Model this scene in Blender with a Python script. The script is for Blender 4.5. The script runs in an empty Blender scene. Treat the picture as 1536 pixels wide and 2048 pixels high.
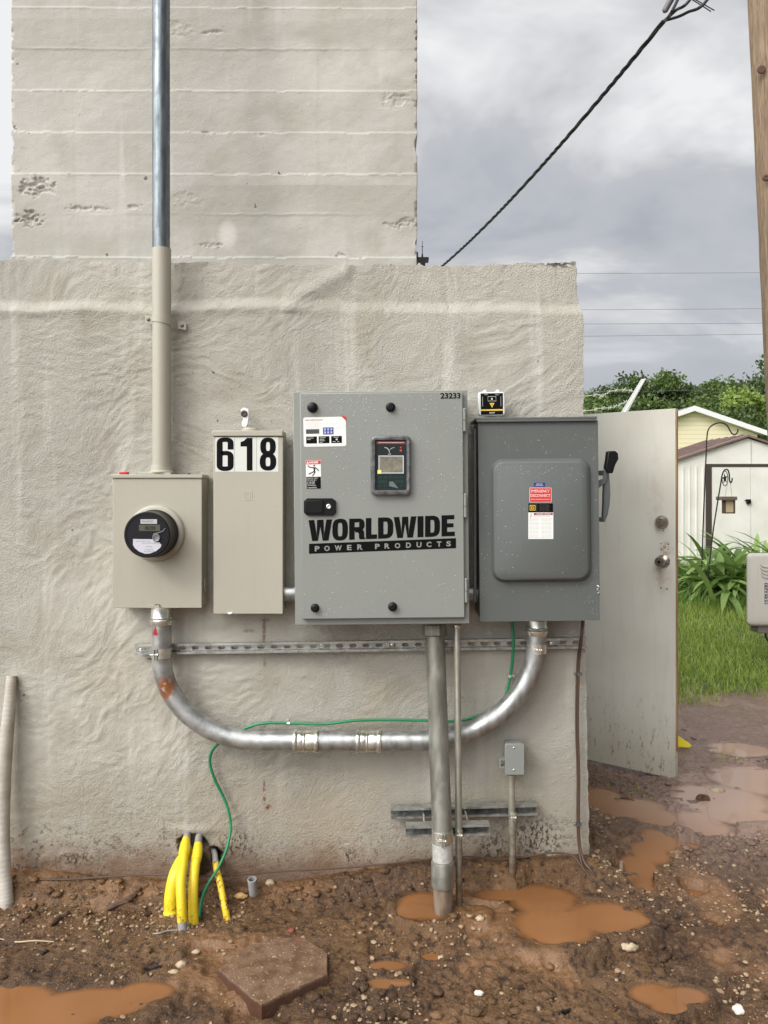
import bpy, math, random
import numpy as np
from mathutils import Vector, Matrix
random.seed(7); np.random.seed(7)
R = math.radians
S = bpy.context.scene
COL = S.collection

# ------------------------------------------------------------------ camera
CAMZ = 1.47; F = 1540.0; CU = 768.0; CV = 985.0
cam_d = bpy.data.cameras.new('camera'); cam = bpy.data.objects.new('camera', cam_d); COL.objects.link(cam)
cam.location = (0, 0, CAMZ); cam.rotation_euler = (R(90), 0, 0)
cam_d.sensor_fit = 'VERTICAL'; cam_d.sensor_height = 24.0; cam_d.lens = F/2048*24.0
cam_d.shift_y = -(1024-CV)/2048; cam_d.clip_start = .05; cam_d.clip_end = 2000
S.camera = cam
S.render.resolution_x = 768; S.render.resolution_y = 1024

# ------------------------------------------------------------------ world, sun, exposure
SUN = Vector((-.66, -.62, .72)).normalized()
w = bpy.data.worlds.new('World'); S.world = w; w.use_nodes = True
nt = w.node_tree; nt.nodes.clear(); N = nt.nodes; L = nt.links
def wn(t, **k):
    n = N.new(t)
    for a, b in k.items(): setattr(n, a, b)
    return n
def wmath(op, a, b=None, clamp=False):
    n = wn('ShaderNodeMath', operation=op, use_clamp=clamp)
    for i, v in enumerate((a, b)):
        if v is None: continue
        if isinstance(v, (int, float)): n.inputs[i].default_value = v
        else: L.new(v, n.inputs[i])
    return n.outputs[0]
sky = wn('ShaderNodeTexSky', sky_type='NISHITA', sun_disc=False)
sky.sun_elevation = math.asin(SUN.z); sky.sun_rotation = math.atan2(SUN.x, SUN.y)
tc = wn('ShaderNodeTexCoord'); sp = wn('ShaderNodeSeparateXYZ'); L.new(tc.outputs['Generated'], sp.inputs[0])
den = wmath('ADD', wmath('MAXIMUM', sp.outputs[2], 0.0), .22)
cx = wn('ShaderNodeCombineXYZ'); L.new(wmath('DIVIDE', sp.outputs[0], den), cx.inputs[0]); L.new(wmath('DIVIDE', sp.outputs[1], den), cx.inputs[1])
n1 = wn('ShaderNodeTexNoise'); n1.inputs['Scale'].default_value = 1.25; n1.inputs['Detail'].default_value = 5; n1.inputs['Roughness'].default_value = .54; n1.inputs['Distortion'].default_value = .5
mp = wn('ShaderNodeMapping'); mp.inputs['Location'].default_value = (3.4, .9, 0); mp.inputs['Scale'].default_value = (1.0, 1.5, 1); mp.inputs['Rotation'].default_value = (0, 0, R(-22))
L.new(cx.outputs[0], mp.inputs[0]); L.new(mp.outputs[0], n1.inputs['Vector'])
n2 = wn('ShaderNodeTexNoise'); n2.inputs['Scale'].default_value = .55; n2.inputs['Detail'].default_value = 3
L.new(mp.outputs[0], n2.inputs['Vector'])
mixv = wmath('ADD', wmath('MULTIPLY', n1.outputs[0], 1.0), wmath('MULTIPLY', n2.outputs[0], .18))
lift = wmath('MULTIPLY', wmath('SUBTRACT', sp.outputs[2], .22), .62)          # higher cloud is brighter
side = wmath('MULTIPLY', sp.outputs[0], -.16)
mixv = wmath('ADD', wmath('SUBTRACT', wmath('MULTIPLY', mixv, 1.45), .265), wmath('ADD', lift, side))
cr = wn('ShaderNodeValToRGB'); L.new(mixv, cr.inputs[0])
e = cr.color_ramp.elements
e[0].position = .34; e[0].color = (.60, .625, .70, 1)
e[1].position = .76; e[1].color = (1.25, 1.26, 1.28, 1)
x = e.new(.45); x.color = (.70, .725, .785, 1)
x = e.new(.54); x.color = (.76, .775, .82, 1)
x = e.new(.63); x.color = (.98, .985, 1.01, 1)
# even pale band near the horizon
hz = wn('ShaderNodeMapRange'); L.new(sp.outputs[2], hz.inputs[0]); hz.inputs[1].default_value = .02; hz.inputs[2].default_value = .34; hz.inputs[3].default_value = .10; hz.inputs[4].default_value = 1.0; hz.interpolation_type = 'SMOOTHSTEP'
mx = wn('ShaderNodeMix', data_type='RGBA'); L.new(hz.outputs[0], mx.inputs[0]); mx.inputs[6].default_value = (.72, .75, .80, 1); L.new(cr.outputs[0], mx.inputs[7])
b1 = wn('ShaderNodeBackground'); L.new(sky.outputs[0], b1.inputs[0]); b1.inputs[1].default_value = .05
b2 = wn('ShaderNodeBackground'); L.new(mx.outputs[2], b2.inputs[0])
# overcast sky is brighter overhead and round the veiled sun
vz = wn('ShaderNodeVectorMath', operation='DOT_PRODUCT'); L.new(tc.outputs['Generated'], vz.inputs[0]); vz.inputs[1].default_value = SUN
gl = wn('ShaderNodeMapRange'); L.new(vz.outputs['Value'], gl.inputs[0]); gl.inputs[1].default_value = .45; gl.inputs[2].default_value = 1.0; gl.inputs[3].default_value = .80; gl.inputs[4].default_value = 4.3; gl.interpolation_type = 'SMOOTHSTEP'
dk = wn('ShaderNodeMapRange'); L.new(sp.outputs[1], dk.inputs[0]); dk.inputs[1].default_value = -.25; dk.inputs[2].default_value = .25; dk.inputs[3].default_value = .36; dk.inputs[4].default_value = 1.0; dk.interpolation_type = 'SMOOTHSTEP'   # unseen sky behind the viewer dimmed, added to deepen the shadows
lob = wn('ShaderNodeMapRange'); L.new(vz.outputs['Value'], lob.inputs[0]); lob.inputs[1].default_value = .45; lob.inputs[2].default_value = .8
L.new(wmath('MULTIPLY', gl.outputs[0], wmath('MAXIMUM', dk.outputs[0], lob.outputs[0])), b2.inputs[1])
ms = wn('ShaderNodeMixShader'); ms.inputs[0].default_value = .93; L.new(b1.outputs[0], ms.inputs[1]); L.new(b2.outputs[0], ms.inputs[2])
wo = wn('ShaderNodeOutputWorld'); L.new(ms.outputs[0], wo.inputs[0])

sd = bpy.data.lights.new('sun', 'SUN'); sd.energy = 1.5; sd.angle = R(14); sd.color = (1, .965, .91)
so = bpy.data.objects.new('sun', sd); COL.objects.link(so); so.rotation_euler = SUN.to_track_quat('Z', 'Y').to_euler(); so.location = SUN*20
S.view_settings.view_transform = 'Standard'; S.view_settings.look = 'None'; S.view_settings.gamma = 1; S.view_settings.exposure = -.10
S.cycles.max_bounces = 6; S.cycles.diffuse_bounces = 3; S.cycles.glossy_bounces = 3; S.cycles.transmission_bounces = 4

# ------------------------------------------------------------------ helpers: mapping
def P(u, v, Y): return Vector(((u-CU)*Y/F, Y, CAMZ-(v-CV)*Y/F))
def rotmap(cu, cv, deg):
    c, s = math.cos(R(deg)), math.sin(R(deg))
    def f(u, v, Y):
        du, dv = u-cu, v-cv
        return P(cu+c*du+s*dv, cv-s*du+c*dv, Y)
    return f
def smooth(a, b, x):
    t = np.clip((x-a)/(b-a), 0, 1); return t*t*(3-2*t)

# ------------------------------------------------------------------ helpers: noise
def _h(ix, iy, s):
    n = (ix.astype(np.int64)*374761393 + iy.astype(np.int64)*668265263 + s*1442695041) & 0x7fffffff
    n = ((n ^ (n >> 13))*1274126177) & 0x7fffffff
    n = (n ^ (n >> 16)) & 0xffff
    return n/65535.0
def vn(x, y, s=0):
    ix = np.floor(x); iy = np.floor(y); fx = x-ix; fy = y-iy
    ux = fx*fx*fx*(fx*(fx*6-15)+10); uy = fy*fy*fy*(fy*(fy*6-15)+10)
    a = _h(ix, iy, s); b = _h(ix+1, iy, s); c = _h(ix, iy+1, s); d = _h(ix+1, iy+1, s)
    return (a*(1-ux)+b*ux)*(1-uy)+(c*(1-ux)+d*ux)*uy*1.0
def fbm(x, y, o=4, s=0, g=.5):
    t = 0*x; a = 1; n = 0
    for i in range(o):
        t = t+a*(vn(x*2**i+i*17.3, y*2**i-i*9.1, s+i)*2-1); n += a; a *= g
    return t/n
def ridge(x, y, o=3, s=0):
    t = 0*x; a = 1; n = 0
    for i in range(o):
        t = t+a*(1-np.abs(vn(x*2**i+i*7.7, y*2**i+i*3.1, s+i)*2-1)*2); n += a; a *= .5
    return t/n

# ------------------------------------------------------------------ helpers: materials
MATS = {}
def mat(name, col, rough=.6, metal=0.0, var=None, vscale=8.0, vdet=5, vlo=.35, vhi=.65, stretch=(1, 1, 1), bump=0.0, bscale=60.0, bdet=4, spec=.5, rvar=0.0, island=None, coat=0.0, trans=0.0, alpha=1.0, ior=1.45):
    if name in MATS: return MATS[name]
    m = bpy.data.materials.new(name); m.use_nodes = True; t = m.node_tree; n = t.nodes; l = t.links
    b = n['Principled BSDF']; b.inputs['Base Color'].default_value = (*col, 1); b.inputs['Roughness'].default_value = rough; b.inputs['Metallic'].default_value = metal
    b.inputs['Specular IOR Level'].default_value = spec; b.inputs['Coat Weight'].default_value = coat; b.inputs['Transmission Weight'].default_value = trans; b.inputs['Alpha'].default_value = alpha; b.inputs['IOR'].default_value = ior
    tcn = n.new('ShaderNodeTexCoord'); mp = n.new('ShaderNodeMapping'); mp.inputs['Scale'].default_value = stretch; l.new(tcn.outputs['Object'], mp.inputs[0])
    colout = None
    if var is not None:
        nz = n.new('ShaderNodeTexNoise'); nz.inputs['Scale'].default_value = vscale; nz.inputs['Detail'].default_value = vdet; l.new(mp.outputs[0], nz.inputs['Vector'])
        mr = n.new('ShaderNodeMapRange'); l.new(nz.outputs[0], mr.inputs[0]); mr.inputs[1].default_value = vlo; mr.inputs[2].default_value = vhi
        mi = n.new('ShaderNodeMix'); mi.data_type = 'RGBA'; l.new(mr.outputs[0], mi.inputs[0]); mi.inputs[6].default_value = (*col, 1); mi.inputs[7].default_value = (*var, 1)
        colout = mi.outputs[2]
        if rvar:
            mr2 = n.new('ShaderNodeMapRange'); l.new(nz.outputs[0], mr2.inputs[0]); mr2.inputs[1].default_value = vlo; mr2.inputs[2].default_value = vhi; mr2.inputs[3].default_value = rough; mr2.inputs[4].default_value = rough+rvar
            l.new(mr2.outputs[0], b.inputs['Roughness'])
    if island is not None:
        g = n.new('ShaderNodeNewGeometry'); mi = n.new('ShaderNodeMix'); mi.data_type = 'RGBA'; l.new(g.outputs['Random Per Island'], mi.inputs[0])
        if colout: l.new(colout, mi.inputs[6])
        else: mi.inputs[6].default_value = (*col, 1)
        mi.inputs[7].default_value = (*island, 1); colout = mi.outputs[2]
    if colout: l.new(colout, b.inputs['Base Color'])
    if bump:
        nb = n.new('ShaderNodeTexNoise'); nb.inputs['Scale'].default_value = bscale; nb.inputs['Detail'].default_value = bdet; l.new(mp.outputs[0], nb.inputs['Vector'])
        bp = n.new('ShaderNodeBump'); bp.inputs['Distance'].default_value = bump; l.new(nb.outputs[0], bp.inputs['Height']); l.new(bp.outputs[0], b.inputs['Normal'])
    m['_c'] = 0
    MATS[name] = m
    return m
class NB:
    """small helper for hand-made node materials"""
    def __init__(s, name, rough=.6):
        s.m = bpy.data.materials.new(name); s.m.use_nodes = True; s.t = s.m.node_tree; s.n = s.t.nodes; s.l = s.t.links
        s.b = s.n['Principled BSDF']; s.b.inputs['Roughness'].default_value = rough
        s.tc = s.n.new('ShaderNodeTexCoord'); s.co = s.tc.outputs['Object']; s.sp = s.n.new('ShaderNodeSeparateXYZ'); s.l.new(s.co, s.sp.inputs[0])
        s.X, s.Y, s.Z = s.sp.outputs
    def put(s, sock, v):
        if isinstance(v, (int, float)): sock.default_value = v
        elif isinstance(v, tuple): sock.default_value = (*v, 1) if len(v) == 3 and sock.type == 'RGBA' else v
        else: s.l.new(v, sock)
    def noise(s, scale, det=4, rough=.5, vec=None, stretch=None, dist=0):
        nz = s.n.new('ShaderNodeTexNoise'); nz.inputs['Scale'].default_value = scale; nz.inputs['Detail'].default_value = det; nz.inputs['Roughness'].default_value = rough; nz.inputs['Distortion'].default_value = dist
        v = vec or s.co
        if stretch:
            mp = s.n.new('ShaderNodeMapping'); mp.inputs['Scale'].default_value = stretch; s.l.new(v, mp.inputs[0]); v = mp.outputs[0]
        s.l.new(v, nz.inputs['Vector']); return nz.outputs[0]
    def mr(s, v, a, b, c=0, d=1, sm=True):
        r = s.n.new('ShaderNodeMapRange'); s.put(r.inputs[0], v); r.inputs[1].default_value = a; r.inputs[2].default_value = b; r.inputs[3].default_value = c; r.inputs[4].default_value = d
        if sm: r.interpolation_type = 'SMOOTHSTEP'
        return r.outputs[0]
    def math(s, op, a, b=0.0, clamp=False):
        r = s.n.new('ShaderNodeMath'); r.operation = op; r.use_clamp = clamp; s.put(r.inputs[0], a); s.put(r.inputs[1], b); return r.outputs[0]
    def mix(s, f, a, b):
        r = s.n.new('ShaderNodeMix'); r.data_type = 'RGBA'; s.put(r.inputs[0], f); s.put(r.inputs[6], a); s.put(r.inputs[7], b); return r.outputs[2]
    def bump(s, h, dist, strength=1.0, prev=None):
        r = s.n.new('ShaderNodeBump'); r.inputs['Distance'].default_value = dist; r.inputs['Strength'].default_value = strength; s.put(r.inputs['Height'], h)
        if prev: s.l.new(prev, r.inputs['Normal'])
        return r.outputs[0]
    def spot(s, cx, cz, rx, rz):      # 1 inside an ellipse on the XZ plane
        a = s.math('POWER', s.math('DIVIDE', s.math('SUBTRACT', s.X, cx), rx), 2.0); b = s.math('POWER', s.math('DIVIDE', s.math('SUBTRACT', s.Z, cz), rz), 2.0)
        return s.mr(s.math('ADD', a, b), 0.0, 1.0, 1.0, 0.0)
    def done(s, col, normal=None, rough=None):
        s.put(s.b.inputs['Base Color'], col)
        if normal: s.l.new(normal, s.b.inputs['Normal'])
        if rough is not None: s.put(s.b.inputs['Roughness'], rough)
        MATS[s.m.name] = s.m; return s.m

# ------------------------------------------------------------------ helpers: meshes
class MB:
    def __init__(s): s.v = []; s.f = []; s.mi = []; s.m = []; s.cur = 0
    def use(s, m):
        if m not in s.m: s.m.append(m)
        s.cur = s.m.index(m); return s
    def add(s, vs, fs):
        o = len(s.v); s.v += [tuple(v) for v in vs]
        for f in fs: s.f.append([i+o for i in f]); s.mi.append(s.cur)
        return s
    def box(s, a, b):
        x0, y0, z0 = a; x1, y1, z1 = b
        return s.add([(x0,y0,z0),(x1,y0,z0),(x1,y1,z0),(x0,y1,z0),(x0,y0,z1),(x1,y0,z1),(x1,y1,z1),(x0,y1,z1)], [(0,3,2,1),(4,5,6,7),(0,1,5,4),(1,2,6,5),(2,3,7,6),(3,0,4,7)])
    def loft(s, rings, closed=True, caps=True):
        n = len(rings[0]); vs = [p for r in rings for p in r]; fs = []
        for i in range(len(rings)-1):
            for j in range(n if closed else n-1):
                k = (j+1) % n; fs.append((i*n+j, i*n+k, (i+1)*n+k, (i+1)*n+j))
        if caps: fs.append(tuple(range(n))[::-1]); fs.append(tuple((len(rings)-1)*n+j for j in range(n)))
        return s.add(vs, fs)
    def tube(s, pts, r, n=12, caps=True):
        pts = [Vector(p) for p in pts]; rs = r if isinstance(r, (list, tuple)) else [r]*len(pts)
        rings = []; t0 = (pts[1]-pts[0]).normalized(); up = Vector((0, 0, 1)) if abs(t0.z) < .9 else Vector((0, 1, 0)); a = t0.cross(up).normalized()
        for i, p in enumerate(pts):
            t = (pts[min(i+1, len(pts)-1)]-pts[max(i-1, 0)]).normalized(); a = (a-t*a.dot(t)).normalized(); b = t.cross(a)
            rings.append([p+(a*math.cos(2*math.pi*j/n)+b*math.sin(2*math.pi*j/n))*rs[i] for j in range(n)])
        return s.loft(rings, True, caps)
    def cyl(s, a, b, r, n=20, r2=None): return s.tube([a, b], [r, r if r2 is None else r2], n)
    def lathe(s, c, axis, prof, n=32):      # prof: (distance along axis, radius)
        c = Vector(c); ax = Vector(axis).normalized(); up = Vector((0, 0, 1)) if abs(ax.z) < .9 else Vector((0, 1, 0)); a = ax.cross(up).normalized(); b = ax.cross(a)
        return s.loft([[c+ax*h+(a*math.cos(2*math.pi*j/n)+b*math.sin(2*math.pi*j/n))*max(r, 1e-4) for j in range(n)] for h, r in prof])
    def prism(s, poly, depth):              # poly: 3D points, depth: vector
        d = Vector(depth); return s.loft([[Vector(p) for p in poly], [Vector(p)+d for p in poly]])
    def tris(s, vs, fs): return s.add(vs, fs)
    def build(s, name, mats=None, parent=None, root=None, loc=None, bevel=0, smooth_angle=35, segs=2):
        me = bpy.data.meshes.new(name); o = bpy.data.objects.new(name, me); COL.objects.link(o)
        if root is not None: org = Vector(root.location) if root is not True else Vector((0, 0, 0))
        elif loc is not None: org = Vector(loc)
        else:
            a = np.array(s.v); org = Vector((float((a[:,0].min()+a[:,0].max())/2), float((a[:,1].min()+a[:,1].max())/2), float(a[:,2].min())))
        me.from_pydata([(x-org.x, y-org.y, z-org.z) for x, y, z in s.v], [], s.f)
        ms = s.m or ([mats] if mats else [])
        for m in ms: me.materials.append(m)
        if s.m: me.polygons.foreach_set('material_index', s.mi)
        if parent: o.parent = parent
        else: o.location = org
        if bevel:
            md = o.modifiers.new('bevel', 'BEVEL'); md.width = bevel; md.segments = segs; md.limit_method = 'ANGLE'; md.angle_limit = R(40)
        import bmesh
        bm = bmesh.new(); bm.from_mesh(me); bmesh.ops.recalc_face_normals(bm, faces=bm.faces); bm.to_mesh(me); bm.free()
        me.polygons.foreach_set('use_smooth', [True]*len(me.polygons)); me.set_sharp_from_angle(angle=R(smooth_angle)); me.update()
        return o
def fastmesh(name, co, faces, n_per, mats, parent=None, loc=(0, 0, 0), smooth=True, mi=None):
    me = bpy.data.meshes.new(name); nv = len(co); nf = len(faces)
    me.vertices.add(nv); me.vertices.foreach_set('co', (co-np.array(loc)).astype(np.float32).ravel())
    me.loops.add(nf*n_per); me.loops.foreach_set('vertex_index', faces.astype(np.int32).ravel())
    me.polygons.add(nf); me.polygons.foreach_set('loop_start', np.arange(0, nf*n_per, n_per, dtype=np.int32)); me.polygons.foreach_set('use_smooth', np.full(nf, smooth))
    for m in (mats if isinstance(mats, list) else [mats]): me.materials.append(m)
    if mi is not None: me.polygons.foreach_set('material_index', mi.astype(np.int32))
    me.update(calc_edges=True); me.validate()
    o = bpy.data.objects.new(name, me); COL.objects.link(o)
    if parent: o.parent = parent
    else: o.location = loc
    return o
def gridfaces(nx, ny):
    i = np.arange(nx-1)[None, :]; j = np.arange(ny-1)[:, None]; a = (j*nx+i).ravel()
    return np.stack([a, a+1, a+nx+1, a+nx], 1)
def tag(o, label=None, cat=None, group=None, kind=None):
    if label: o['label'] = label
    if cat: o['category'] = cat
    if group: o['group'] = group
    if kind: o['kind'] = kind
    return o
def thing(name, loc, label, cat, group=None):
    o = bpy.data.objects.new(name, None); COL.objects.link(o); o.location = loc; o.empty_display_size = .05
    return tag(o, label, cat, group)
def catmull(pts, k=8):
    pts = [Vector(p) for p in pts]; q = [pts[0]*2-pts[1]]+pts+[pts[-1]*2-pts[-2]]; out = []
    for i in range(1, len(q)-2):
        for j in range(k):
            t = j/k; a, b, c, d = q[i-1:i+3]
            out.append(.5*((2*b)+(-a+c)*t+(2*a-5*b+4*c-d)*t*t+(-a+3*b-3*c+d)*t**3))
    return out+[pts[-1]]
def dome(mb, c, nrm, r, h, n=14):
    return mb.lathe(c, nrm, [(-.002, r), (h*.35, r), (h*.7, r*.86), (h*.93, r*.55), (h, r*.05)], n)

# text as mesh (2D verts, faces) -------------------------------------------------
def text2d(body, bold=0.0, spacing=1.0, line=1.0, align='LEFT'):
    c = bpy.data.curves.new('lettering', 'FONT'); c.body = body; c.size = 1; c.offset = bold; c.space_character = spacing; c.space_line = line; c.resolution_u = 3; c.align_x = align
    o = bpy.data.objects.new('lettering', c); COL.objects.link(o)
    bpy.context.view_layer.update()
    me = bpy.data.meshes.new_from_object(o)
    vs = [(v.co.x, v.co.y) for v in me.vertices]; fs = [tuple(p.vertices) for p in me.polygons]
    bpy.data.objects.remove(o); bpy.data.curves.remove(c); bpy.data.meshes.remove(me)
    return vs, fs
def puttext(mb, body, rect, Y, pf=P, bold=0.0, spacing=1.0, slope=0.0, keep=False, line=1.0, align='LEFT'):
    vs, fs = text2d(body, bold, spacing, line, align); u0, v0, u1, v1 = rect
    xs = [a for a, b in vs]; ys = [b for a, b in vs]; x0, x1, y0, y1 = min(xs), max(xs), min(ys), max(ys)
    out = []
    for a, b in vs:
        u = u0+(a-x0)/(x1-x0)*(u1-u0); v = v1-(b-y0)/(y1-y0)*(v1-v0)+slope*(u-u0)
        out.append(pf(u, v, Y))
    mb.add(out, fs)
def prect(mb, u0, v0, u1, v1, Y, pf=P, thick=0, slope=0.0, radius=0):
    if radius:
        pts = []
        for (cu, cv, a0) in ((u1-radius, v0+radius, -90), (u1-radius, v1-radius, 0), (u0+radius, v1-radius, 90), (u0+radius, v0+radius, 180)):
            for k in range(5):
                a = R(a0+k*22.5); pts.append((cu+radius*math.cos(a), cv+radius*math.sin(a)))
    else: pts = [(u0, v0), (u1, v0), (u1, v1), (u0, v1)]
    pts = [pf(u, v+slope*(u-u0), Y) for u, v in pts]
    if thick: mb.prism(pts, (0, thick, 0))
    else: mb.add(pts, [tuple(range(len(pts)))])
def ribbon(mb, pts, wx, wy, Y, pf=P, closed=False, slope=0.0, u0=0):
    """stroke with an elliptical pen: vertical strokes wx wide, horizontal ones wy (pixels)"""
    n = len(pts); out = []
    for i, (u, v) in enumerate(pts):
        a = pts[(i-1) % n] if closed or i > 0 else pts[i]; b = pts[(i+1) % n] if closed or i < n-1 else pts[i]
        tx, ty = b[0]-a[0], b[1]-a[1]; l = math.hypot(tx, ty) or 1; tx /= l; ty /= l
        w_ = math.hypot(wx*ty, wy*tx)/2
        for sgn in (-1, 1):
            uu = u-ty*w_*sgn; vv = v+tx*w_*sgn; out.append(pf(uu, vv+slope*(uu-u0), Y))
    m = n if closed else n-1
    mb.add(out, [(2*i, 2*i+1, 2*((i+1) % n)+1, 2*((i+1) % n)) for i in range(m)])
def oval(cu, cv, rx, ry, a0=0, a1=360, n=28, p=2.6):
    out = []
    for k in range(n+(0 if abs(a1-a0) == 360 else 1)):
        a = R(a0+(a1-a0)*k/n); c, s = math.cos(a), math.sin(a)
        out.append((cu+rx*math.copysign(abs(c)**(2/p), c), cv-ry*math.copysign(abs(s)**(2/p), s)))
    return out

# ------------------------------------------------------------------ materials
WALLC = (.398, .376, .316)
def plaster(name, base, dirt=True):
    k = NB(name, .75)
    big = k.noise(1.3, 4); mid = k.noise(6, 5)
    c = k.mix(k.mr(big, .35, .65), tuple(v*1.05 for v in base), tuple(v*a for v, a in zip(base, (.90, .90, .92))))
    c = k.mix(k.mr(mid, .45, .75), c, tuple(v*a for v, a in zip(base, (.84, .82, .78))))
    streak = k.noise(9, 3, stretch=(1.6, 1, .10)); c = k.mix(k.math('MULTIPLY', k.mr(streak, .55, .75), .38), c, (.60, .575, .52))
    streak2 = k.noise(14, 3, stretch=(1.3, 1, .07)); c = k.mix(k.math('MULTIPLY', k.mr(streak2, .58, .8), .35), c, (.30, .28, .23))
    if dirt:
        low = k.mr(k.math('ADD', k.Z, k.math('MULTIPLY', k.noise(4, 3), .25)), .72, .05, 0, .62)
        c = k.mix(low, c, (.285, .245, .18))  # dirt tint toward the base, partly occlusion and mud bounce in the colour
        warm = k.mr(k.noise(2.4, 4), .5, .68, 0, .35); c = k.mix(k.math('MULTIPLY', warm, k.mr(k.Z, 1.2, .4)), c, (.40, .32, .20))
        q_ = P(1122, 523, 3.0)-Vector((-.8, 0, 0)); c = k.mix(k.math('MULTIPLY', k.spot(q_.x, q_.z, .085, .022), k.mr(k.noise(60, 4), .40, .48)), c, (.06, .05, .04))
        sp = k.noise(55, 6, .7); lowm = k.mr(k.math('ADD', k.Z, k.math('MULTIPLY', k.noise(2.6, 3), .5)), .56, .20)
        c = k.mix(k.math('MULTIPLY', lowm, k.mr(sp, .54, .62)), c, (.10, .068, .038))
        foot = k.mr(k.math('ADD', k.Z, k.math('MULTIPLY', k.noise(12, 5, .65), .26)), .27, .10)
        c = k.mix(k.math('MULTIPLY', foot, .85), c, (.16, .085, .045))
        # rust stains down a crack (fixed shapes)
        for (u, v, ru, rv, op) in ((528, 1262, 5, 40, .75), (529, 1330, 4, 18, .5), (528, 1590, 4, 36, .9), (535, 1616, 9, 9, 1.0), (497, 1262, 16, 5, .5), (528, 1240, 22, 6, .45), (1020, 1700, 45, 60, .35), (1000, 1640, 16, 60, .25)):
            p = P(u, v, 3.0)-Vector((-.8, 0, 0)); s = k.spot(p.x, p.z, ru*3/F, rv*3/F)
            c = k.mix(k.math('MULTIPLY', k.math('MULTIPLY', s, op), k.mr(k.noise(70, 4), .35, .55)), c, (.15, .06, .025))
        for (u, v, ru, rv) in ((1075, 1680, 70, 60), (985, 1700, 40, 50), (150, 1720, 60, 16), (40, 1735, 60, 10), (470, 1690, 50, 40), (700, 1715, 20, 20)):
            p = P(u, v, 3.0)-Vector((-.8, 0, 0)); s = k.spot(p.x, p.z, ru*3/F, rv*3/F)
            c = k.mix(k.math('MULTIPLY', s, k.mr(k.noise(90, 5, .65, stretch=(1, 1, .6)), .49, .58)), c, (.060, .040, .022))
    if not dirt:
        bd = k.math('FLOOR', k.math('DIVIDE', k.math('SUBTRACT', k.math('ADD', k.Z, k.math('MULTIPLY', k.noise(5, 3), .004)), 2.424), .1765)); wn_ = k.n.new('ShaderNodeTexWhiteNoise'); wn_.noise_dimensions = '2D'
        cb = k.n.new('ShaderNodeCombineXYZ'); k.put(cb.inputs[0], bd); k.l.new(cb.outputs[0], wn_.inputs['Vector'])
        seg = k.mr(k.noise(1.5, 3, stretch=(1, 1, 3)), .4, .6); c = k.mix(k.math('MULTIPLY', k.math('MULTIPLY', wn_.outputs[0], seg), .85), c, (.335, .32, .268))
        c = k.mix(k.math('MULTIPLY', k.mr(k.noise(70, 5, .65), .60, .70), .5), c, (.26, .24, .2))
        q_ = P(455, 470, 3.27)-Vector((-.8, 0, 0)); c = k.mix(k.math('MULTIPLY', k.spot(q_.x, q_.z, .05, .075), .6), c, (.60, .58, .53))
    pits = k.noise(26, 2); c = k.mix(k.mr(pits, .76, .80), c, (.12, .10, .08))
    am = k.mr(k.noise(1.1, 2), .35, .6, .35, 1.0); nb = k.bump(k.math('MULTIPLY', k.noise(150, 5, .65), am), .0068 if dirt else .0013); nb = k.bump(k.noise(62, 4, .62, dist=.8), .0013 if dirt else .0012, 1, nb)
    return k.done(c, nb, .72)
M_wall = plaster('weathered_plaster', WALLC)
M_tower = plaster('board_formed_concrete', (.43, .41, .362), False)
M_roof = mat('roof_concrete', (.32, .30, .27), .85, bump=.002)

def painted(name, col, rough=.42, dirt=(.25, .22, .17), amt=.12, bump=.0004):
    k = NB(name, rough)
    c = k.mix(k.math('MULTIPLY', k.mr(k.noise(3.5, 5), .4, .7), .5), col, tuple(v*.93 for v in col))
    c = k.mix(k.math('MULTIPLY', k.mr(k.noise(18, 4, stretch=(2, 1, .15)), .55, .8), amt), c, dirt)
    c = k.mix(k.math('MULTIPLY', k.mr(k.noise(90, 3), .72, .78), .5), c, tuple(v*.35 for v in col))
    return k.done(c, k.bump(k.noise(220, 2), bump), k.mr(k.noise(5, 3), .3, .7, rough-.06, rough+.1))
M_beige = painted('beige_enamel', (.375, .350, .280))
M_beige_side = M_beige
M_grey = painted('light_grey_enamel', (.228, .237, .212), .38, amt=.20)
M_dgrey = painted('dark_grey_enamel', (.098, .106, .099), .40, dirt=(.2, .2, .18), amt=.08)
M_jb = painted('box_grey_enamel', (.22, .23, .21), .45)
def galvan(name, col, rough, dark, stretch=(1, 1, 1), spangle=30):
    k = NB(name, rough); k.b.inputs['Metallic'].default_value = .85
    c = k.mix(k.mr(k.noise(spangle, 4, stretch=stretch), .38, .66), col, dark)
    c = k.mix(k.math('MULTIPLY', k.mr(k.noise(110, 3), .6, .72), .45), c, tuple(v*.5 for v in col))
    return k.done(c, k.bump(k.noise(160, 3), .0003), k.mr(k.noise(22, 3), .3, .7, rough-.08, rough+.16))
M_galv = galvan('galvanised_steel', (.46, .465, .45), .43, (.29, .295, .28), (1, 1, .35))
M_galv_dark = galvan('weathered_galvanised_steel', (.20, .225, .235), .42, (.12, .14, .15), (2, 2, .15))
M_zinc = galvan('bright_zinc', (.74, .73, .66), .20, (.55, .55, .47))
M_strut = galvan('strut_zinc', (.55, .56, .53), .30, (.38, .39, .36))
k = NB('rusty_elbow_steel', .42); k.b.inputs['Metallic'].default_value = .7
c_ = k.mix(k.mr(k.noise(22, 4), .38, .66), (.47, .475, .455), (.30, .305, .29))
p_ = P(334, 1375, 2.9)-P(700, 1500, 2.921)
rst = k.math('MULTIPLY', k.spot(p_.x, p_.z, .042, .06), k.mr(k.noise(45, 4), .36, .46))
c_ = k.mix(rst, c_, (.36, .12, .035))
M_bendsteel = k.done(c_, k.bump(k.noise(160, 3), .0003), k.mr(k.noise(14, 3), .3, .7, .30, .50))
k = NB('conduit_muddy_foot', .5); k.b.inputs['Metallic'].default_value = .35
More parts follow.
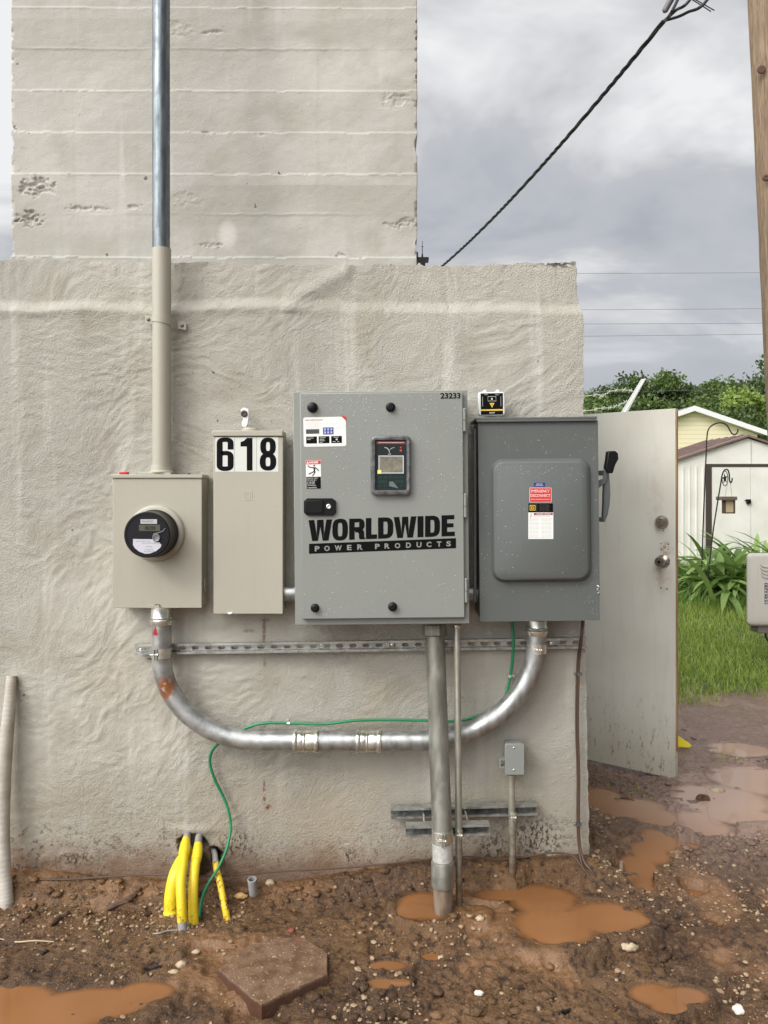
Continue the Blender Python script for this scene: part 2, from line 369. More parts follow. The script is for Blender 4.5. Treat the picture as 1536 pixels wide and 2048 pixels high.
c_ = k.mix(k.mr(k.noise(18, 5, stretch=(1, 1, .25)), .35, .65), (.36, .355, .31), (.19, .185, .15))
c_ = k.mix(k.mr(k.math('ADD', k.Z, k.math('MULTIPLY', k.noise(20, 4), .22)), .22, .06), c_, (.13, .085, .055))
k.b.inputs['Metallic'].default_value = .75
M_conduit = k.done(c_, k.bump(k.noise(150, 3), .0005), k.mr(k.noise(30, 3), .3, .7, .38, .60))
k = NB('thin_conduit_zinc', .4); k.b.inputs['Metallic'].default_value = .6
c_ = k.mix(k.mr(k.noise(40, 4, stretch=(1, 1, .3)), .35, .65), (.44, .43, .36), (.32, .31, .25))
c_ = k.mix(k.math('MULTIPLY', k.mr(k.math('ADD', k.Z, k.math('MULTIPLY', k.noise(40, 5), .5)), .55, .22), .9), c_, (.15, .09, .045))
M_thin = k.done(c_, k.bump(k.noise(150, 3), .0004))
M_black = mat('black_plastic', (.007, .007, .007), .32, spec=.3, bump=.0002, bscale=200)
M_print = mat('black_print', (.004, .004, .004), .7, spec=.12)
M_white = mat('white_print', (.74, .74, .70), .5)
M_whiteplastic = mat('white_plastic', (.70, .70, .68), .4)
M_red = mat('red_print', (.55, .035, .03), .5)
M_dred = mat('dark_red_print', (.30, .02, .035), .45)
M_blue = mat('blue_print', (.02, .03, .20), .5)
M_yellowp = mat('yellow_print', (.72, .50, .06), .5)
M_paleyellow = mat('pale_yellow_note', (.78, .76, .25), .6)
M_textgrey = mat('small_grey_print', (.22, .22, .22), .6)
M_textlight = mat('small_light_print', (.55, .55, .50), .6)
M_lcd = mat('lcd_glass', (.075, .08, .05), .15)
M_screen = mat('panel_screen', (.16, .145, .11), .12, var=(.24, .22, .17), vscale=60)
M_green = mat('green_insulation', (.012, .165, .065), .38, var=(.02, .22, .09), vscale=14)
k = NB('yellow_pipe_paint', .42)
c_ = k.mix(k.mr(k.noise(6, 4), .4, .6), (.76, .57, .020), (.66, .47, .014))
c_ = k.mix(k.math('MULTIPLY', k.mr(k.noise(70, 5, .7), .54, .60), k.mr(k.Z, .16, .03)), c_, (.13, .075, .03)); c_ = k.mix(k.mr(k.noise(26, 4), .66, .72, 0, .6), c_, (.30, .20, .05))
M_yellow = k.done(c_, k.bump(k.noise(80, 3), .0005))
k = NB('chipped_yellow_paint', .5)
c_ = k.mix(k.mr(k.noise(60, 4), .55, .62), (.74, .50, .02), (.16, .09, .03))
M_yellow2 = k.done(c_, k.bump(k.noise(80, 3), .0005))
M_pvc = mat('grey_pvc', (.30, .295, .29), .5, var=(.22, .20, .18), vscale=20)
M_brown = mat('brown_cable_jacket', (.075, .045, .03), .45)
M_cable = mat('black_cable', (.018, .019, .022), .5)
M_dark = mat('dark_hole', (.012, .010, .008), .9)
M_doorp = None

# ================================================================== BUILDING
bld = thing('concrete_building', (-.8, 3.4, 0), 'pale painted concrete building with rough plaster lower wall and board-marked tower', 'building')
RL = Vector(bld.location)
def interp(pts, x):
    xs, ys = zip(*pts); return np.interp(x, xs, ys)
# lower wall front sheet, wrapping round the right corner
vt = [(-2600, 516), (0, 516), (140, 515), (215, 522), (330, 522), (420, 520), (480, 521), (560, 526), (640, 524), (700, 527), (760, 524), (850, 527), (960, 526), (1040, 522), (1090, 521), (1160, 519)]
XL, XR = -3.0, 0.76
st = .0052
xs = np.arange(XL, XR, st); nfx = len(xs)
ns = 24; side = np.concatenate([np.linspace(0, .03, 6), np.linspace(.03, .92, ns)[1:]])
zs = np.linspace(-.45, 1, 520)
U = np.concatenate([xs, np.full(len(side), XR)]); SD = np.concatenate([np.zeros(nfx), side])
zz, uu = np.meshgrid(np.linspace(0, 1, 540), U, indexing='ij'); _, ss = np.meshgrid(np.linspace(0, 1, 540), SD, indexing='ij')
upx = uu*F/3.0+CU
ztop = CAMZ-(interp(vt, upx)-CV)*3.0/F + .006*fbm(uu*30, uu*0+1, 3, 5)
ztop = ztop+np.where((upx > 1085), .008*np.abs(fbm(uu*90, uu*0+3, 3, 8)), 0)
ZZ = -.45+(ztop+.45)*zz
vpx = CV+(CAMZ-ZZ)*F/3.0
redge = interp([(0, 1156), (520, 1156), (590, 1158), (615, 1163), (640, 1168), (1000, 1168), (1400, 1173), (1715, 1180), (2300, 1184)], vpx)
Xr = (redge-CU)*3.0/F
XX = uu + (Xr-XR)*smooth(.3, XR, uu)
XX = XX+np.where(ss >= 0, smooth(XR-.02, XR, uu)*.0045*fbm(ZZ*35, ZZ*0+2, 4, 21), 0)
led = 2.195+.020*fbm(XX*1.8, ZZ*0, 3, 11)
led = led+.009*fbm(XX*11, ZZ*3, 3, 13); ledge = smooth(led+.032, led-.022, ZZ)*(.022+.006*fbm(XX*3, ZZ*0, 2, 12))+.0055*np.exp(-((ZZ-led+.016)/.022)**2)*np.clip(1.7*vn(XX*3, ZZ*0, 14)-.25, 0, 1.3)
ledge = ledge*(1-.5*np.exp(-((upx-660)/70)**2))
wx = fbm(XX*2.3, ZZ*2.3, 3, 31)*.35; wz = fbm(XX*2.3+9, ZZ*2.3, 3, 32)*.35
D = ledge+.008*fbm(XX*1.6, ZZ*2.2, 3, 33)
trow = ridge((XX+wx)*7, (ZZ+wz*1.6)*11, 3, 34)
D = D+.0010*trow*(.4+.9*vn(XX*1.7, ZZ*1.7, 35))
D = D+(.0009+.0012*smooth(.1, -.9, XX))*fbm((XX+wx*.5)*34, (ZZ+wz*.5)*48, 4, 36)
D = D+.0012*np.maximum(0, ridge((XX+wx*.8)*12, (ZZ+wz*3)*22, 2, 37)-.72)*3*smooth(.35, .6, vn(XX*2.1, ZZ*2.1, 38))
D = D+.0016*np.maximum(0, ridge((XX*.5+wx*.9)*16, (ZZ+wz*.9)*34, 3, 137)-.55)*3*smooth(.30, .6, vn(XX*1.4+4, ZZ*1.9, 138))
D = D-.0020*np.maximum(0, ridge((XX+wx)*3.1, (ZZ+wz)*3.7, 3, 139)-.80)*4*smooth(.45, .7, vn(XX*1.1+7, ZZ*1.3, 140))
calm = smooth(.35, .62, vn(XX*1.25+5, ZZ*1.4+1, 150)); D = D+(.0013*smooth(.50, .60, vn((XX+ZZ*.6+wx)*8, (ZZ-XX*.25+wz)*24, 141))+.0009*smooth(.52, .60, vn((XX+ZZ*.5+wx)*18, (ZZ-XX*.2+wz)*46, 143)))*calm-.027
# diagonal trowelled ridge from the ledge up to the parapet (650-700 px)
dl = np.abs((upx-560)*.55+(vpx-612))/22; D = D+.012*np.exp(-dl**2)*smooth(555, 580, upx)*smooth(715, 690, upx)*(vpx < 625)
# broken holes at the yellow pipes
def hole(cu, cv, ru, rv, dep, seed):
    r = ((upx-cu)/ru)**2+((vpx-cv)/rv)**2 + .5*fbm(upx/9, vpx/9, 3, seed)
    return dep*smooth(1.15, .8, r)
D = D-hole(385, 1690, 30, 24, .10, 50)-hole(431, 1725, 17, 30, .10, 51)-hole(408, 1730, 22, 34, .08, 52)
D = D+.010*np.exp(-(((upx-385)/42)**2+((vpx-1660)/9)**2))+.008*np.exp(-(((upx-432)/26)**2+((vpx-1692)/8)**2))
D = D-hole(1120, 521, 32, 5, .012, 53)
YY = 3.0-D*smooth(.92, 0, ss)+ss
XX = XX+np.where(ss > 0, .006*fbm(ss*6, ZZ*6, 3, 55), 0)
co = np.stack([XX.ravel(), YY.ravel(), ZZ.ravel()], 1)
wall = fastmesh('lower_wall', co, gridfaces(len(U), 540), 4, M_wall, bld, tuple(RL))
bx = MB()
def slab(a, b): bx.box(a, b)
slab((-3.0, 3.0+.05, 2.1), (.74, 3.2, 2.30))        # parapet core
slab((XL, 3.2, 2.2), (.76, 7.2, 2.33))              # roof
slab((XL, 3.06, -.4), (XL+.25, 7.0, 2.2))           # left side
slab((XL+.25, 6.8, -.4), (.76, 7.0, 2.2))           # back
slab((.52, 4.86, -.4), (.79, 6.8, 2.3))             # right side behind the doorway
slab((.52, 3.93, 2.0), (.79, 4.86, 2.3))            # lintel
slab((.50, 3.12, -.4), (.74, 3.91, 2.25))           # inner face
bx.build('roof_and_side_walls', M_wall, bld, bld)
# door frame and hinge side
bx = MB(); bx.box((.74, 4.80, -.1), (.90, 4.87, 2.02)); bx.box((.74, 3.90, -.1), (.81, 3.95, 2.02)); bx.box((.742, 3.95, 1.955), (.81, 4.80, 2.02))
bx.build('door_frame', M_beige, bld, bld, bevel=.003)

# tower: board-formed concrete
TY = 3.27
tx0, tx1 = (22-CU)*TY/F, (835-CU)*TY/F
tu = np.arange(tx0, tx1+.001, .0055); tv = np.arange(2.15, 3.75, .0045)
sdv = np.array([0, .004, .01, .02, .05, .15, .4, .9, 1.4])
Ux = np.concatenate([np.full(len(sdv)-1, tu[0]), tu, np.full(len(sdv)-1, tu[-1])]); Us = np.concatenate([sdv[:0:-1], np.zeros(len(tu)), sdv[1:]])
TZ, TX = np.meshgrid(tv, Ux, indexing='ij'); _, TS = np.meshgrid(tv, Us, indexing='ij')
tvp = CV+(CAMZ-TZ)*F/TY; tup = TX*F/TY+CU
lines = [-400, -315, -232, -150, -66, 16, 98, 182, 265, 348, 428, 515, 560]
offs = [.003, .003, .003, .003, .003, .0035, -.0012, .0042, .0045, .0035, .0004, .0060, .013]
wob = 2.0*fbm(TX*6, TZ*0, 3, 60)+1.0*fbm(TX*30, TZ*0, 3, 61)
dep = 0*TX
for i, l0 in enumerate(lines[:-1]):
    m = (tvp+wob >= l0) & (tvp+wob < lines[i+1]); dep[m] = offs[i]*np.clip(1-(tvp[m]+wob[m]-l0)/80, 0, 1)*(1 if i < 11 else 1)+(0 if i < 11 else offs[i]*.6)+.0015*fbm(TX[m]*3, TZ[m]*0+i, 2, 62)
dep = dep+sum((.0022*np.exp(-(((tvp+wob-l0)/1.6)**2))*(.15+.85*smooth(.35, .65, vn(TX*2.3, TZ*0+i*3.1, 63))) for i, l0 in enumerate(lines)))
dep = dep+.0012*fbm(TX*20, TZ*25, 4, 64)+.002*fbm(TX*2, TZ*2, 3, 65)
def pit(cu, cv, ru, rv, d_, s_):
    g = np.exp(-(((tup-cu)/ru)**2+((tvp-cv)/rv)**2)); n_ = ridge(tup/15.0+fbm(tup/9, tvp/7, 2, s_)*.8, tvp/8.0+fbm(tup/11, tvp/9, 2, s_+3)*.8, 4, s_)
    return -d_*.55*smooth(.42, .66, n_*.55+.5*g)*smooth(.12, .45, g)
for a in ((75, 372, 38, 22, .018, 70), (60, 438, 34, 18, .020, 71), (180, 416, 60, 6, .010, 72), (265, 414, 30, 5, .010, 73), (800, 445, 34, 13, .012, 74), (800, 200, 42, 16, .008, 75), (425, 64, 26, 5, .010, 76), (415, 267, 14, 4, .012, 77), (25, 256, 8, 6, .02, 78), (420, 490, 30, 8, .009, 79), (680, 510, 14, 5, .012, 80), (510, 270, 24, 5, .008, 81), (370, 400, 40, 16, .004, 82), (350, 60, 40, 20, .004, 83)):
    dep = dep+pit(*a)
edge = np.minimum(tup-tup.min(), tup.max()-tup)
dep = dep-.007*smooth(7, 0, edge)*smooth(.62, .8, vn(tup*0+3, tvp/11, 84))
TXX = TX+np.where(TS > 0, 0, 0)+(np.where(tup < 400, 1, -1))*smooth(6, 0, edge)*(.0022*(1+fbm(tup*0, tvp/16.0, 3, 85))+.008*smooth(.70, .85, vn(tup*0+8, tvp/11, 86)))
TYY = TY-dep*np.where(TS > 0, np.exp(-TS*20), 1)+TS
co = np.stack([TXX.ravel(), TYY.ravel(), TZ.ravel()], 1)
fastmesh('tower_face', co, gridfaces(len(Ux), len(tv)), 4, M_tower, bld, tuple(RL))
bx = MB(); bx.box((tx0+.002, TY+.01, 3.744), (tx1-.002, TY+1.4, 6.8)); bx.box((tx0+.01, TY+.05, 2.33), (tx1-.01, TY+1.39, 3.744)); bx.build('tower_top', M_tower, bld, bld)

# ------------------------------------------------------------------ door (part of the building)
DA = Vector((1.603, 4.227, 0)); DH = Vector((.890, 4.79, 0)); dd = (DH-DA).normalized(); dn = Vector((-dd.y, dd.x, 0))
if dn.y > 0: dn = -dn
DZ0, DZ1 = -.105, 1.932
def DP(u, v, off=0.0):       # point on the door face seen at pixel (u, v)
    r = Vector(((u-CU)/F, 1, -(v-CV)/F)); o = Vector((0, 0, CAMZ)); t = (DA+dn*off-o).dot(dn)/r.dot(dn); return o+r*t
k = NB('grimy_door_paint', .45)
hz_ = k.math('ADD', k.Z, k.math('MULTIPLY', k.noise(5, 4, stretch=(1, 1, .4)), .35))
c_ = k.mix(k.mr(k.noise(2.2, 5), .4, .65), (.67, .66, .58), (.62, .605, .52))
c_ = k.mix(k.math('MULTIPLY', k.mr(k.noise(30, 4, stretch=(1, 1, .1)), .5, .75), .12), c_, (.36, .33, .26))
c_ = k.mix(k.mr(hz_, .60, .05, 0, .60), c_, (.33, .29, .19))
c_ = k.mix(k.math('MULTIPLY', k.mr(k.noise(45, 5, .7, stretch=(1, 1, .35)), .56, .62), k.mr(hz_, .60, .10, 0, .7)), c_, (.14, .10, .06))
pk = DP(1325, 1150)
for (u, v, rx, rz, a) in ((1325, 1150, .05, .13, .35), (1332, 1098, .035, .05, .7), (1310, 1010, .05, .18, .14), (1310, 930, .03, .2, .10)):
    q = DP(u, v)-RL; s_ = k.spot(q.x, q.z, rx, rz); c_ = k.mix(k.math('MULTIPLY', k.math('MULTIPLY', s_, a), k.mr(k.noise(25, 4), .35, .6)), c_, (.36, .22, .11))
M_doorp = k.done(c_, k.bump(k.noise(120, 3), .0005))
k = NB('raw_wood_edge', .7)
c_ = k.mix(k.mr(k.noise(16, 5, stretch=(6, 6, .3)), .3, .7), (.22, .085, .04), (.40, .26, .13))
M_doorwood = k.done(c_)
def dslab(mb, s0, s1, z0, z1, t0, t1):
    p = [DA+dd*a+dn*(-b) for a, b in ((s0, t0), (s1, t0), (s1, t1), (s0, t1))]
    mb.loft([[q+Vector((0, 0, z0)) for q in p], [q+Vector((0, 0, z1)) for q in p]])
mb = MB(); dslab(mb, .004, .905, DZ0, DZ1, 0, .044); door = mb.build('door', M_doorp, bld, bld, bevel=.0015)
tag(door, 'open grimy off-white door with steel knob')
mb = MB(); dslab(mb, -.001, .0045, DZ0+.15, DZ1-.01, .012, .032); mb.build('wood_edge', M_doorwood, door, bld)
def on_door(mb_f, name, mtl, **kw):
    mb = MB(); mb_f(mb); return mb.build(name, mtl, door, bld, **kw)
M_nickel = galvan('worn_nickel', (.40, .36, .31), .26, (.28, .25, .21))
q = DP(1324, 1044); on_door(lambda m: m.lathe(q-dn*.001, dn, [(0, .037), (.008, .037), (.016, .034), (.034, .024), (.036, .022), (.036, .001)], 32).lathe(q+dn*.0355, dn, [(0, .010), (.002, .010), (.002, .001)], 16), 'deadbolt', M_nickel)
q2 = DP(1327, 1122); on_door(lambda m: m.lathe(q2-dn*.001, dn, [(0, .036), (.006, .036), (.012, .030), (.020, .016), (.034, .015), (.040, .021), (.052, .027), (.068, .0275), (.073, .0245), (.074, .001)], 32), 'door_knob', M_nickel)
on_door(lambda m: m.lathe(q2+dn*.0735, dn, [(0, .008), (.002, .008), (.002, .001)], 16), 'keyhole', M_black)
on_door(lambda m: m.lathe(q+dn*.037, dn, [(0, .0035), (.001, .0035), (.001, .0005)], 12), 'keyhole', M_black)
for (u, v, r) in ((1322, 1087, .0035), (1337, 1088, .0035), (1323, 1099, .003), (1336, 1099, .003), (1322, 1176, .0042), (1334, 1178, .0042), (1327, 1061, .003), (1338, 1127, .003)):
    on_door(lambda m: m.lathe(DP(u, v), dn, [(0, r), (.0008, r), (.0008, .0003)], 10), 'screw_hole', M_dark)
q3 = DP(1330, 1093); on_door(lambda m: m.lathe(q3, dn, [(0, .009), (.004, .009), (.005, .004), (.002, .003), (.002, .0005)], 18), 'bolt_ring', mat('rusty_ring', (.42, .34, .27), .6))
mb = MB(); c0 = DA+Vector((0, 0, 1.47-(1124-985)*4.227/F)); mb.box((0, 0, 0), (0, 0, 0)) if 0 else None
pz = c0.z; p = [DA+dd*a-dn*b for a, b in ((-.010, .014), (.002, .014), (.002, .030), (-.010, .030))]
mb.loft([[q+Vector((0, 0, pz-.012)) for q in p], [q+Vector((0, 0, pz+.012)) for q in p]]); mb.build('latch_bolt', M_nickel, door, bld)

# ================================================================== ground
zw = [(-9999, .0), (0, 0.0), (330, -.034), (500, -.05), (620, -.04), (700, -.01), (820, .040), (960, .052), (1180, .046), (1230, .01), (1400, -.04), (9999, -.05)]
# puddles: list of (level, [(x, y, rx, ry)...])
def gp(u, v, z): y = (CAMZ-z)*F/(v-CV); return ((u-CU)*y/F, y)
def blob(u, v, ru, rv, z):
    x, y = gp(u, v, z); ya = gp(u, v-rv, z)[1]; yb = gp(u, v+rv, z)[1]; return (x, y, ru*y/F, (ya-yb)/2)
PUD = [
 ('puddle', 'large orange-brown puddle in front of the right end of the wall', -.030, [(1110, 1850, 88, 44), (1205, 1835, 92, 34), (1085, 1800, 72, 34), (1015, 1790, 74, 13), (1245, 1840, 60, 16)]),
 ('puddle', 'small brown puddle round the foot of the thick steel conduit', -.030, [(850, 1812, 58, 30), (826, 1822, 36, 18)]),
 ('puddle', 'brown puddle beside the open door', -.085, [(1240, 1615, 100, 26), (1310, 1635, 50, 26), (1195, 1590, 50, 14)]),
 ('puddle', 'narrow brown runnel leading from the door puddle to the ground rod', -.062, [(1318, 1680, 38, 26), (1300, 1706, 40, 28), (1280, 1734, 44, 28), (1266, 1762, 44, 24), (1288, 1784, 38, 14)]),
 ('puddle', 'broad pinkish sheet of standing water in the muddy yard', -.10, [(1440, 1600, 110, 36), (1510, 1560, 90, 34), (1400, 1650, 60, 34), (1480, 1500, 70, 16), (1380, 1700, 34, 16), (1470, 1630, 80, 20)]),
 ('puddle', 'small bright puddle by the muddy ruts right of the rod', -.078, [(1385, 1791, 34, 13)]),
 ('puddle', 'orange puddle near the bottom right of the yard', -.078, [(1310, 1990, 50, 26), (1370, 1992, 48, 20), (1340, 2015, 44, 16)]),
 ('puddle', 'small orange puddle with a narrow waist in the middle foreground', -.074, [(775, 1932, 42, 11), (765, 1966, 34, 13), (800, 1966, 24, 10)]),
 ('puddle', 'tiny oval puddle of brown water in the foreground', -.074, [(864, 1914, 24, 9)]),
 ('puddle', 'wide shallow brown puddle at the bottom left corner', -.100, [(60, 2030, 190, 46), (190, 2008, 120, 34), (20, 1990, 90, 22), (290, 1985, 60, 24)]),
]
PUDW = [(n, lab, z, [blob(*b, z) for b in bl]) for n, lab, z, bl in PUD]
def gbase(x, y):
    up = x*F/3.0+CU
    wallz = interp(zw, up)
    nearz = np.interp(x, [-2.5, -.4, .1, .45, 1.0, 2.0, 6], [-.085, -.088, -.062, -.012, -.050, -.085, -.10])
    nearz = nearz-.012*smooth(2.75, 2.35, y)-.045*smooth(2.72, 2.45, y)*smooth(-.1, .5, x)*smooth(1.6, .9, x)
    z = nearz+(wallz-nearz)*smooth(2.865, 2.98, y)
    far = np.interp(y, [2.9, 3.3, 3.8, 4.6, 5.2, 5.9, 7.5, 9.5, 12, 20, 60, 400], [-.035, -.055, -.080, -.095, -.11, -.10, .03, .20, .30, .34, .5, .5])
    t = smooth(.85, 1.15, x)*smooth(2.85, 3.2, y)
    z = z*(1-t)+far*t
    z = z-.045*np.exp(-(((x-1.28)/.34)**2+((y-4.42)/.42)**2))
    t2 = smooth(5.2, 6.2, y); z = z*(1-t2)+far*t2
    tb = smooth(2.0, 1.0, y); z = z*(1-tb)-.1*tb
    return z
def gheight(x, y, detail=True):
    z = gbase(x, y)
    mudm = smooth(6.4, 5.6, y)
    if detail:
        a = smooth(6.5, 5.0, y)
        z = z+a*(.012*fbm(x*3.1, y*3.1, 3, 101)+.012*np.maximum(0, ridge(x*7+fbm(x*2, y*2, 2, 5), y*7, 3, 102)-.25)*smooth(.40, .62, vn(x*2.6, y*2.6, 103))
            +.0105*fbm(x*24, y*24, 4, 104, .68)+.0050*ridge(x*34+fbm(x*9,y*9,2,8), y*34, 3, 105))
        z = z+a*.016*ridge(x*2.2+y*1.1+fbm(x*2, y*2, 2, 9)*.6, y*5.5-x*1.5, 2, 109)*smooth(.9, 1.5, x)
        z = z-.018*smooth(.62, .74, vn(x*9.5+3, y*9.5, 106))*smooth(.42, .56, vn(x*1.9, y*1.9, 107))*a     # boot and tool marks
        z = z+.03*fbm(x*.5, y*.5, 3, 108)*smooth(5, 9, y)
    for n, lab, lv, bl in PUDW:
        x0 = min(b[0]-b[2]*2 for b in bl); x1 = max(b[0]+b[2]*2 for b in bl); y0 = min(b[1]-b[3]*2 for b in bl); y1 = max(b[1]+b[3]*2 for b in bl)
        m = (x > x0) & (x < x1) & (y > y0) & (y < y1)
        if not np.any(m): continue
        xm, ym = x[m], y[m]; f = np.full(xm.shape, -9.0)
        for bx_, by_, rx, ry in bl: f = np.maximum(f, 1-((xm-bx_)/rx)**2-((ym-by_)/ry)**2)
        f = f+.30*fbm(xm*5, ym*7, 2, 113)+.34*fbm(xm*14, ym*18, 4, 110)+.12*fbm(xm*50, ym*60, 3, 111)
        zz_ = z[m]; zr = np.maximum(zz_, lv+.003+.010*np.clip(-f, 0, 1)); tgt = lv-.003-.014*np.clip(f, 0, 1)
        isl = smooth(.72, .8, vn(xm*16, ym*22, 112)); tgt = tgt+isl*.010
        k1 = smooth(-.10, .06, f); k2 = smooth(-1.1, -.35, f)
        zn = zz_*(1-k2)+zr*k2; z[m] = zn*(1-k1)+tgt*k1
    return z
def axis(segs):
    out = [segs[0][0]]
    for a, b, s in segs: n = max(1, int(round((b-a)/s))); out += list(np.linspace(a, b, n+1)[1:])
    return np.array(out)
gx = axis([(-300, -60, 60), (-60, -8, 6), (-8, -3, .5), (-3, -1.75, .06), (-1.75, 1.95, .0072), (1.95, 3.2, .018), (3.2, 8, .09), (8, 20, .8), (20, 80, 6), (80, 300, 50)])
gy = axis([(-60, -6, 9), (-6, 1.4, .4), (1.4, 2.15, .03), (2.15, 3.06, .0062), (3.06, 5.2, .013), (5.2, 7, .03), (7, 12, .12), (12, 30, 1), (30, 100, 8), (100, 600, 60)])
GX, GY = np.meshgrid(gx, gy)
GZ = gheight(GX, GY)
co = np.stack([GX.ravel(), GY.ravel(), GZ.ravel()], 1)
k = NB('wet_red_mud', .5)
n1_ = k.noise(5, 6, .6); n2_ = k.noise(38, 5, .65)
slick = k.mr(k.noise(2.1, 4, .55, dist=.4), .50, .60)
c_ = k.mix(k.mr(n1_, .35, .65), (.130, .064, .025), (.186, .100, .042))
c_ = k.mix(k.mr(k.noise(1.6, 4), .42, .62), c_, (.085, .042, .018))
c_ = k.mix(k.math('MULTIPLY', k.mr(n2_, .55, .72), .6), c_, (.26, .165, .080))
c_ = k.mix(k.math('MULTIPLY', k.mr(n2_, .48, .38), .85), c_, (.026, .012, .006))
c_ = k.mix(k.mr(k.noise(120, 2), .70, .74), c_, (.44, .33, .21))
c_ = k.mix(k.math('MULTIPLY', slick, .75), c_, (.185, .092, .038))
pinkm = k.math('MULTIPLY', k.mr(k.X, .9, 1.5), k.mr(k.Y, 2.8, 3.6)); c_ = k.mix(k.math('MULTIPLY', pinkm, .8), c_, (.30, .205, .165))  # pinkish far mud, paled further so its colour carries the sky sheen
gm = k.mr(k.math('ADD', k.Y, k.math('MULTIPLY', k.noise(3, 3), 1.2)), 6.55, 6.75); c_ = k.mix(gm, c_, (.085, .12, .03))
rg = k.mr(k.noise(9, 4), .35, .62, .18, .55); rg = k.mix(slick, rg, (.30, .30, .30)); rg = k.mix(k.math('MULTIPLY', pinkm, .85), rg, (.15, .15, .15)); rg = k.mix(gm, rg, (.9, .9, .9))
rough_amt = k.mr(slick, 0, 1, 1.0, .42)
nb_ = k.bump(k.math('MULTIPLY', k.noise(75, 6, .68), rough_amt), .016); nb_ = k.bump(k.math('MULTIPLY', k.noise(230, 3, .6), rough_amt), .004, 1, nb_)
M_mud = k.done(c_, nb_, rg)
ground = fastmesh('ground', co, gridfaces(len(gx), len(gy)), 4, M_mud)
tag(ground, kind='structure')
k = NB('muddy_water', .03); k.b.inputs['IOR'].default_value = 1.33
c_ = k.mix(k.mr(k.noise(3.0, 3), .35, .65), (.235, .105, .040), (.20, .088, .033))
far_ = k.mr(k.Y, 3.2, 3.9); c_ = k.mix(k.math('MULTIPLY', far_, k.mr(k.X, .9, 1.6)), c_, (.40, .27, .20))  # far water paled, sky reflection put into its colour
at = k.n.new('ShaderNodeAttribute'); at.attribute_name = 'water_depth'
k.put(k.b.inputs['Alpha'], k.mr(k.math('ADD', at.outputs['Fac'], k.math('MULTIPLY', k.math('SUBTRACT', k.noise(9, 4), .5), .7)), -.30, .55, .10, 1.0))
M_water = k.done(c_, k.bump(k.noise(7, 2), .0004))
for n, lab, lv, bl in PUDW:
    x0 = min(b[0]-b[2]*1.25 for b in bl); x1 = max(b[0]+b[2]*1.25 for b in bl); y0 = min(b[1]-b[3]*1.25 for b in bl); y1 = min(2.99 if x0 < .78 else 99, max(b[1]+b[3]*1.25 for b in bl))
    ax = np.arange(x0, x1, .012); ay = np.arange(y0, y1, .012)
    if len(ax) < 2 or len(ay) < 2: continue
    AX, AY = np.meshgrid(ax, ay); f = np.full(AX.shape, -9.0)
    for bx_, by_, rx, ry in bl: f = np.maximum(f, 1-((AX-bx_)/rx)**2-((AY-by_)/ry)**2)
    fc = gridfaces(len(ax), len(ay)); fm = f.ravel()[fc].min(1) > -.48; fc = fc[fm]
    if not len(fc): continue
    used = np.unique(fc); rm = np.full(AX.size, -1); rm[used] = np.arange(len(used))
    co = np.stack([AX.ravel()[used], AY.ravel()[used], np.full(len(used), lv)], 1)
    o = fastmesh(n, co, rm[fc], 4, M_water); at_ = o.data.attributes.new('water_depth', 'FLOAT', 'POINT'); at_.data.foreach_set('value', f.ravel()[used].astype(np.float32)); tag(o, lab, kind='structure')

# ------------------------------------------------------------------ gravel, stones, sticks
def icos():
    t = (1+5**.5)/2; v = np.array([(-1,t,0),(1,t,0),(-1,-t,0),(1,-t,0),(0,-1,t),(0,1,t),(0,-1,-t),(0,1,-t),(t,0,-1),(t,0,1),(-t,0,-1),(-t,0,1)], float); v /= np.linalg.norm(v[0])
    f = np.array([(0,11,5),(0,5,1),(0,1,7),(0,7,10),(0,10,11),(1,5,9),(5,11,4),(11,10,2),(10,7,6),(7,1,8),(3,9,4),(3,4,2),(3,2,6),(3,6,8),(3,8,9),(4,9,5),(2,4,11),(6,2,10),(8,6,7),(9,8,1)])
    return v, f
IV, IF = icos()
def scatter_stones(n, xr, yr, dens, rmin, rmax, power):
    xs_, ys_, rs_ = [], [], []
    while len(xs_) < n:
        x = np.random.uniform(*xr, 4000); y = np.random.uniform(*yr, 4000); d = dens(x, y); kx = np.random.rand(4000) < d
        x = x[kx]; y = y[kx]; xs_ += list(x); ys_ += list(y)
    x = np.array(xs_[:n]); y = np.array(ys_[:n]); r = rmin*(rmax/rmin)**(np.random.rand(n)**power)
    return x, y, r
def inpud(x, y):
    m = np.zeros(x.shape, bool)
    for n, lab, lv, bl in PUDW:
        for bx_, by_, rx, ry in bl: m |= (((x-bx_)/rx)**2+((y-by_)/ry)**2) < .95
    return m
def dens(x, y):
    d = .08+.8*smooth(.55, .72, vn(x*3.3, y*4.2, 201))
    up = x*F/y+CU
    d = d+.9*np.exp(-(((x+1.35)/.35)**2+((y-2.80)/.09)**2))+.5*np.exp(-(((x-.15)/.22)**2+((y-2.66)/.08)**2))+.5*np.exp(-(((x-1.05)/.28)**2+((y-3.15)/.2)**2))+.6*np.exp(-(((x+.95)/.3)**2+((y-2.8)/.14)**2))
    d = d*np.where(inpud(x, y), .02, 1); d = d*smooth(4.6, 3.6, y)
    d = d*np.where((x < .80) & (y > 2.965), 0, 1)
    return np.clip(d, 0, 1)
sx, sy, sr = scatter_stones(9500, (-1.8, 2.6), (2.1, 4.6), dens, .0015, .0105, 3.0)
sz = gheight(sx, sy)
rnd = np.random.rand(len(sx), 12, 3)*.5+.75
sc = np.stack([sr*np.random.uniform(.8, 1.4, len(sx)), sr*np.random.uniform(.7, 1.1, len(sx)), sr*np.random.uniform(.45, .8, len(sx))], 1)
th = np.random.rand(len(sx))*6.28; cv_ = IV[None]*rnd*sc[:, None, :]
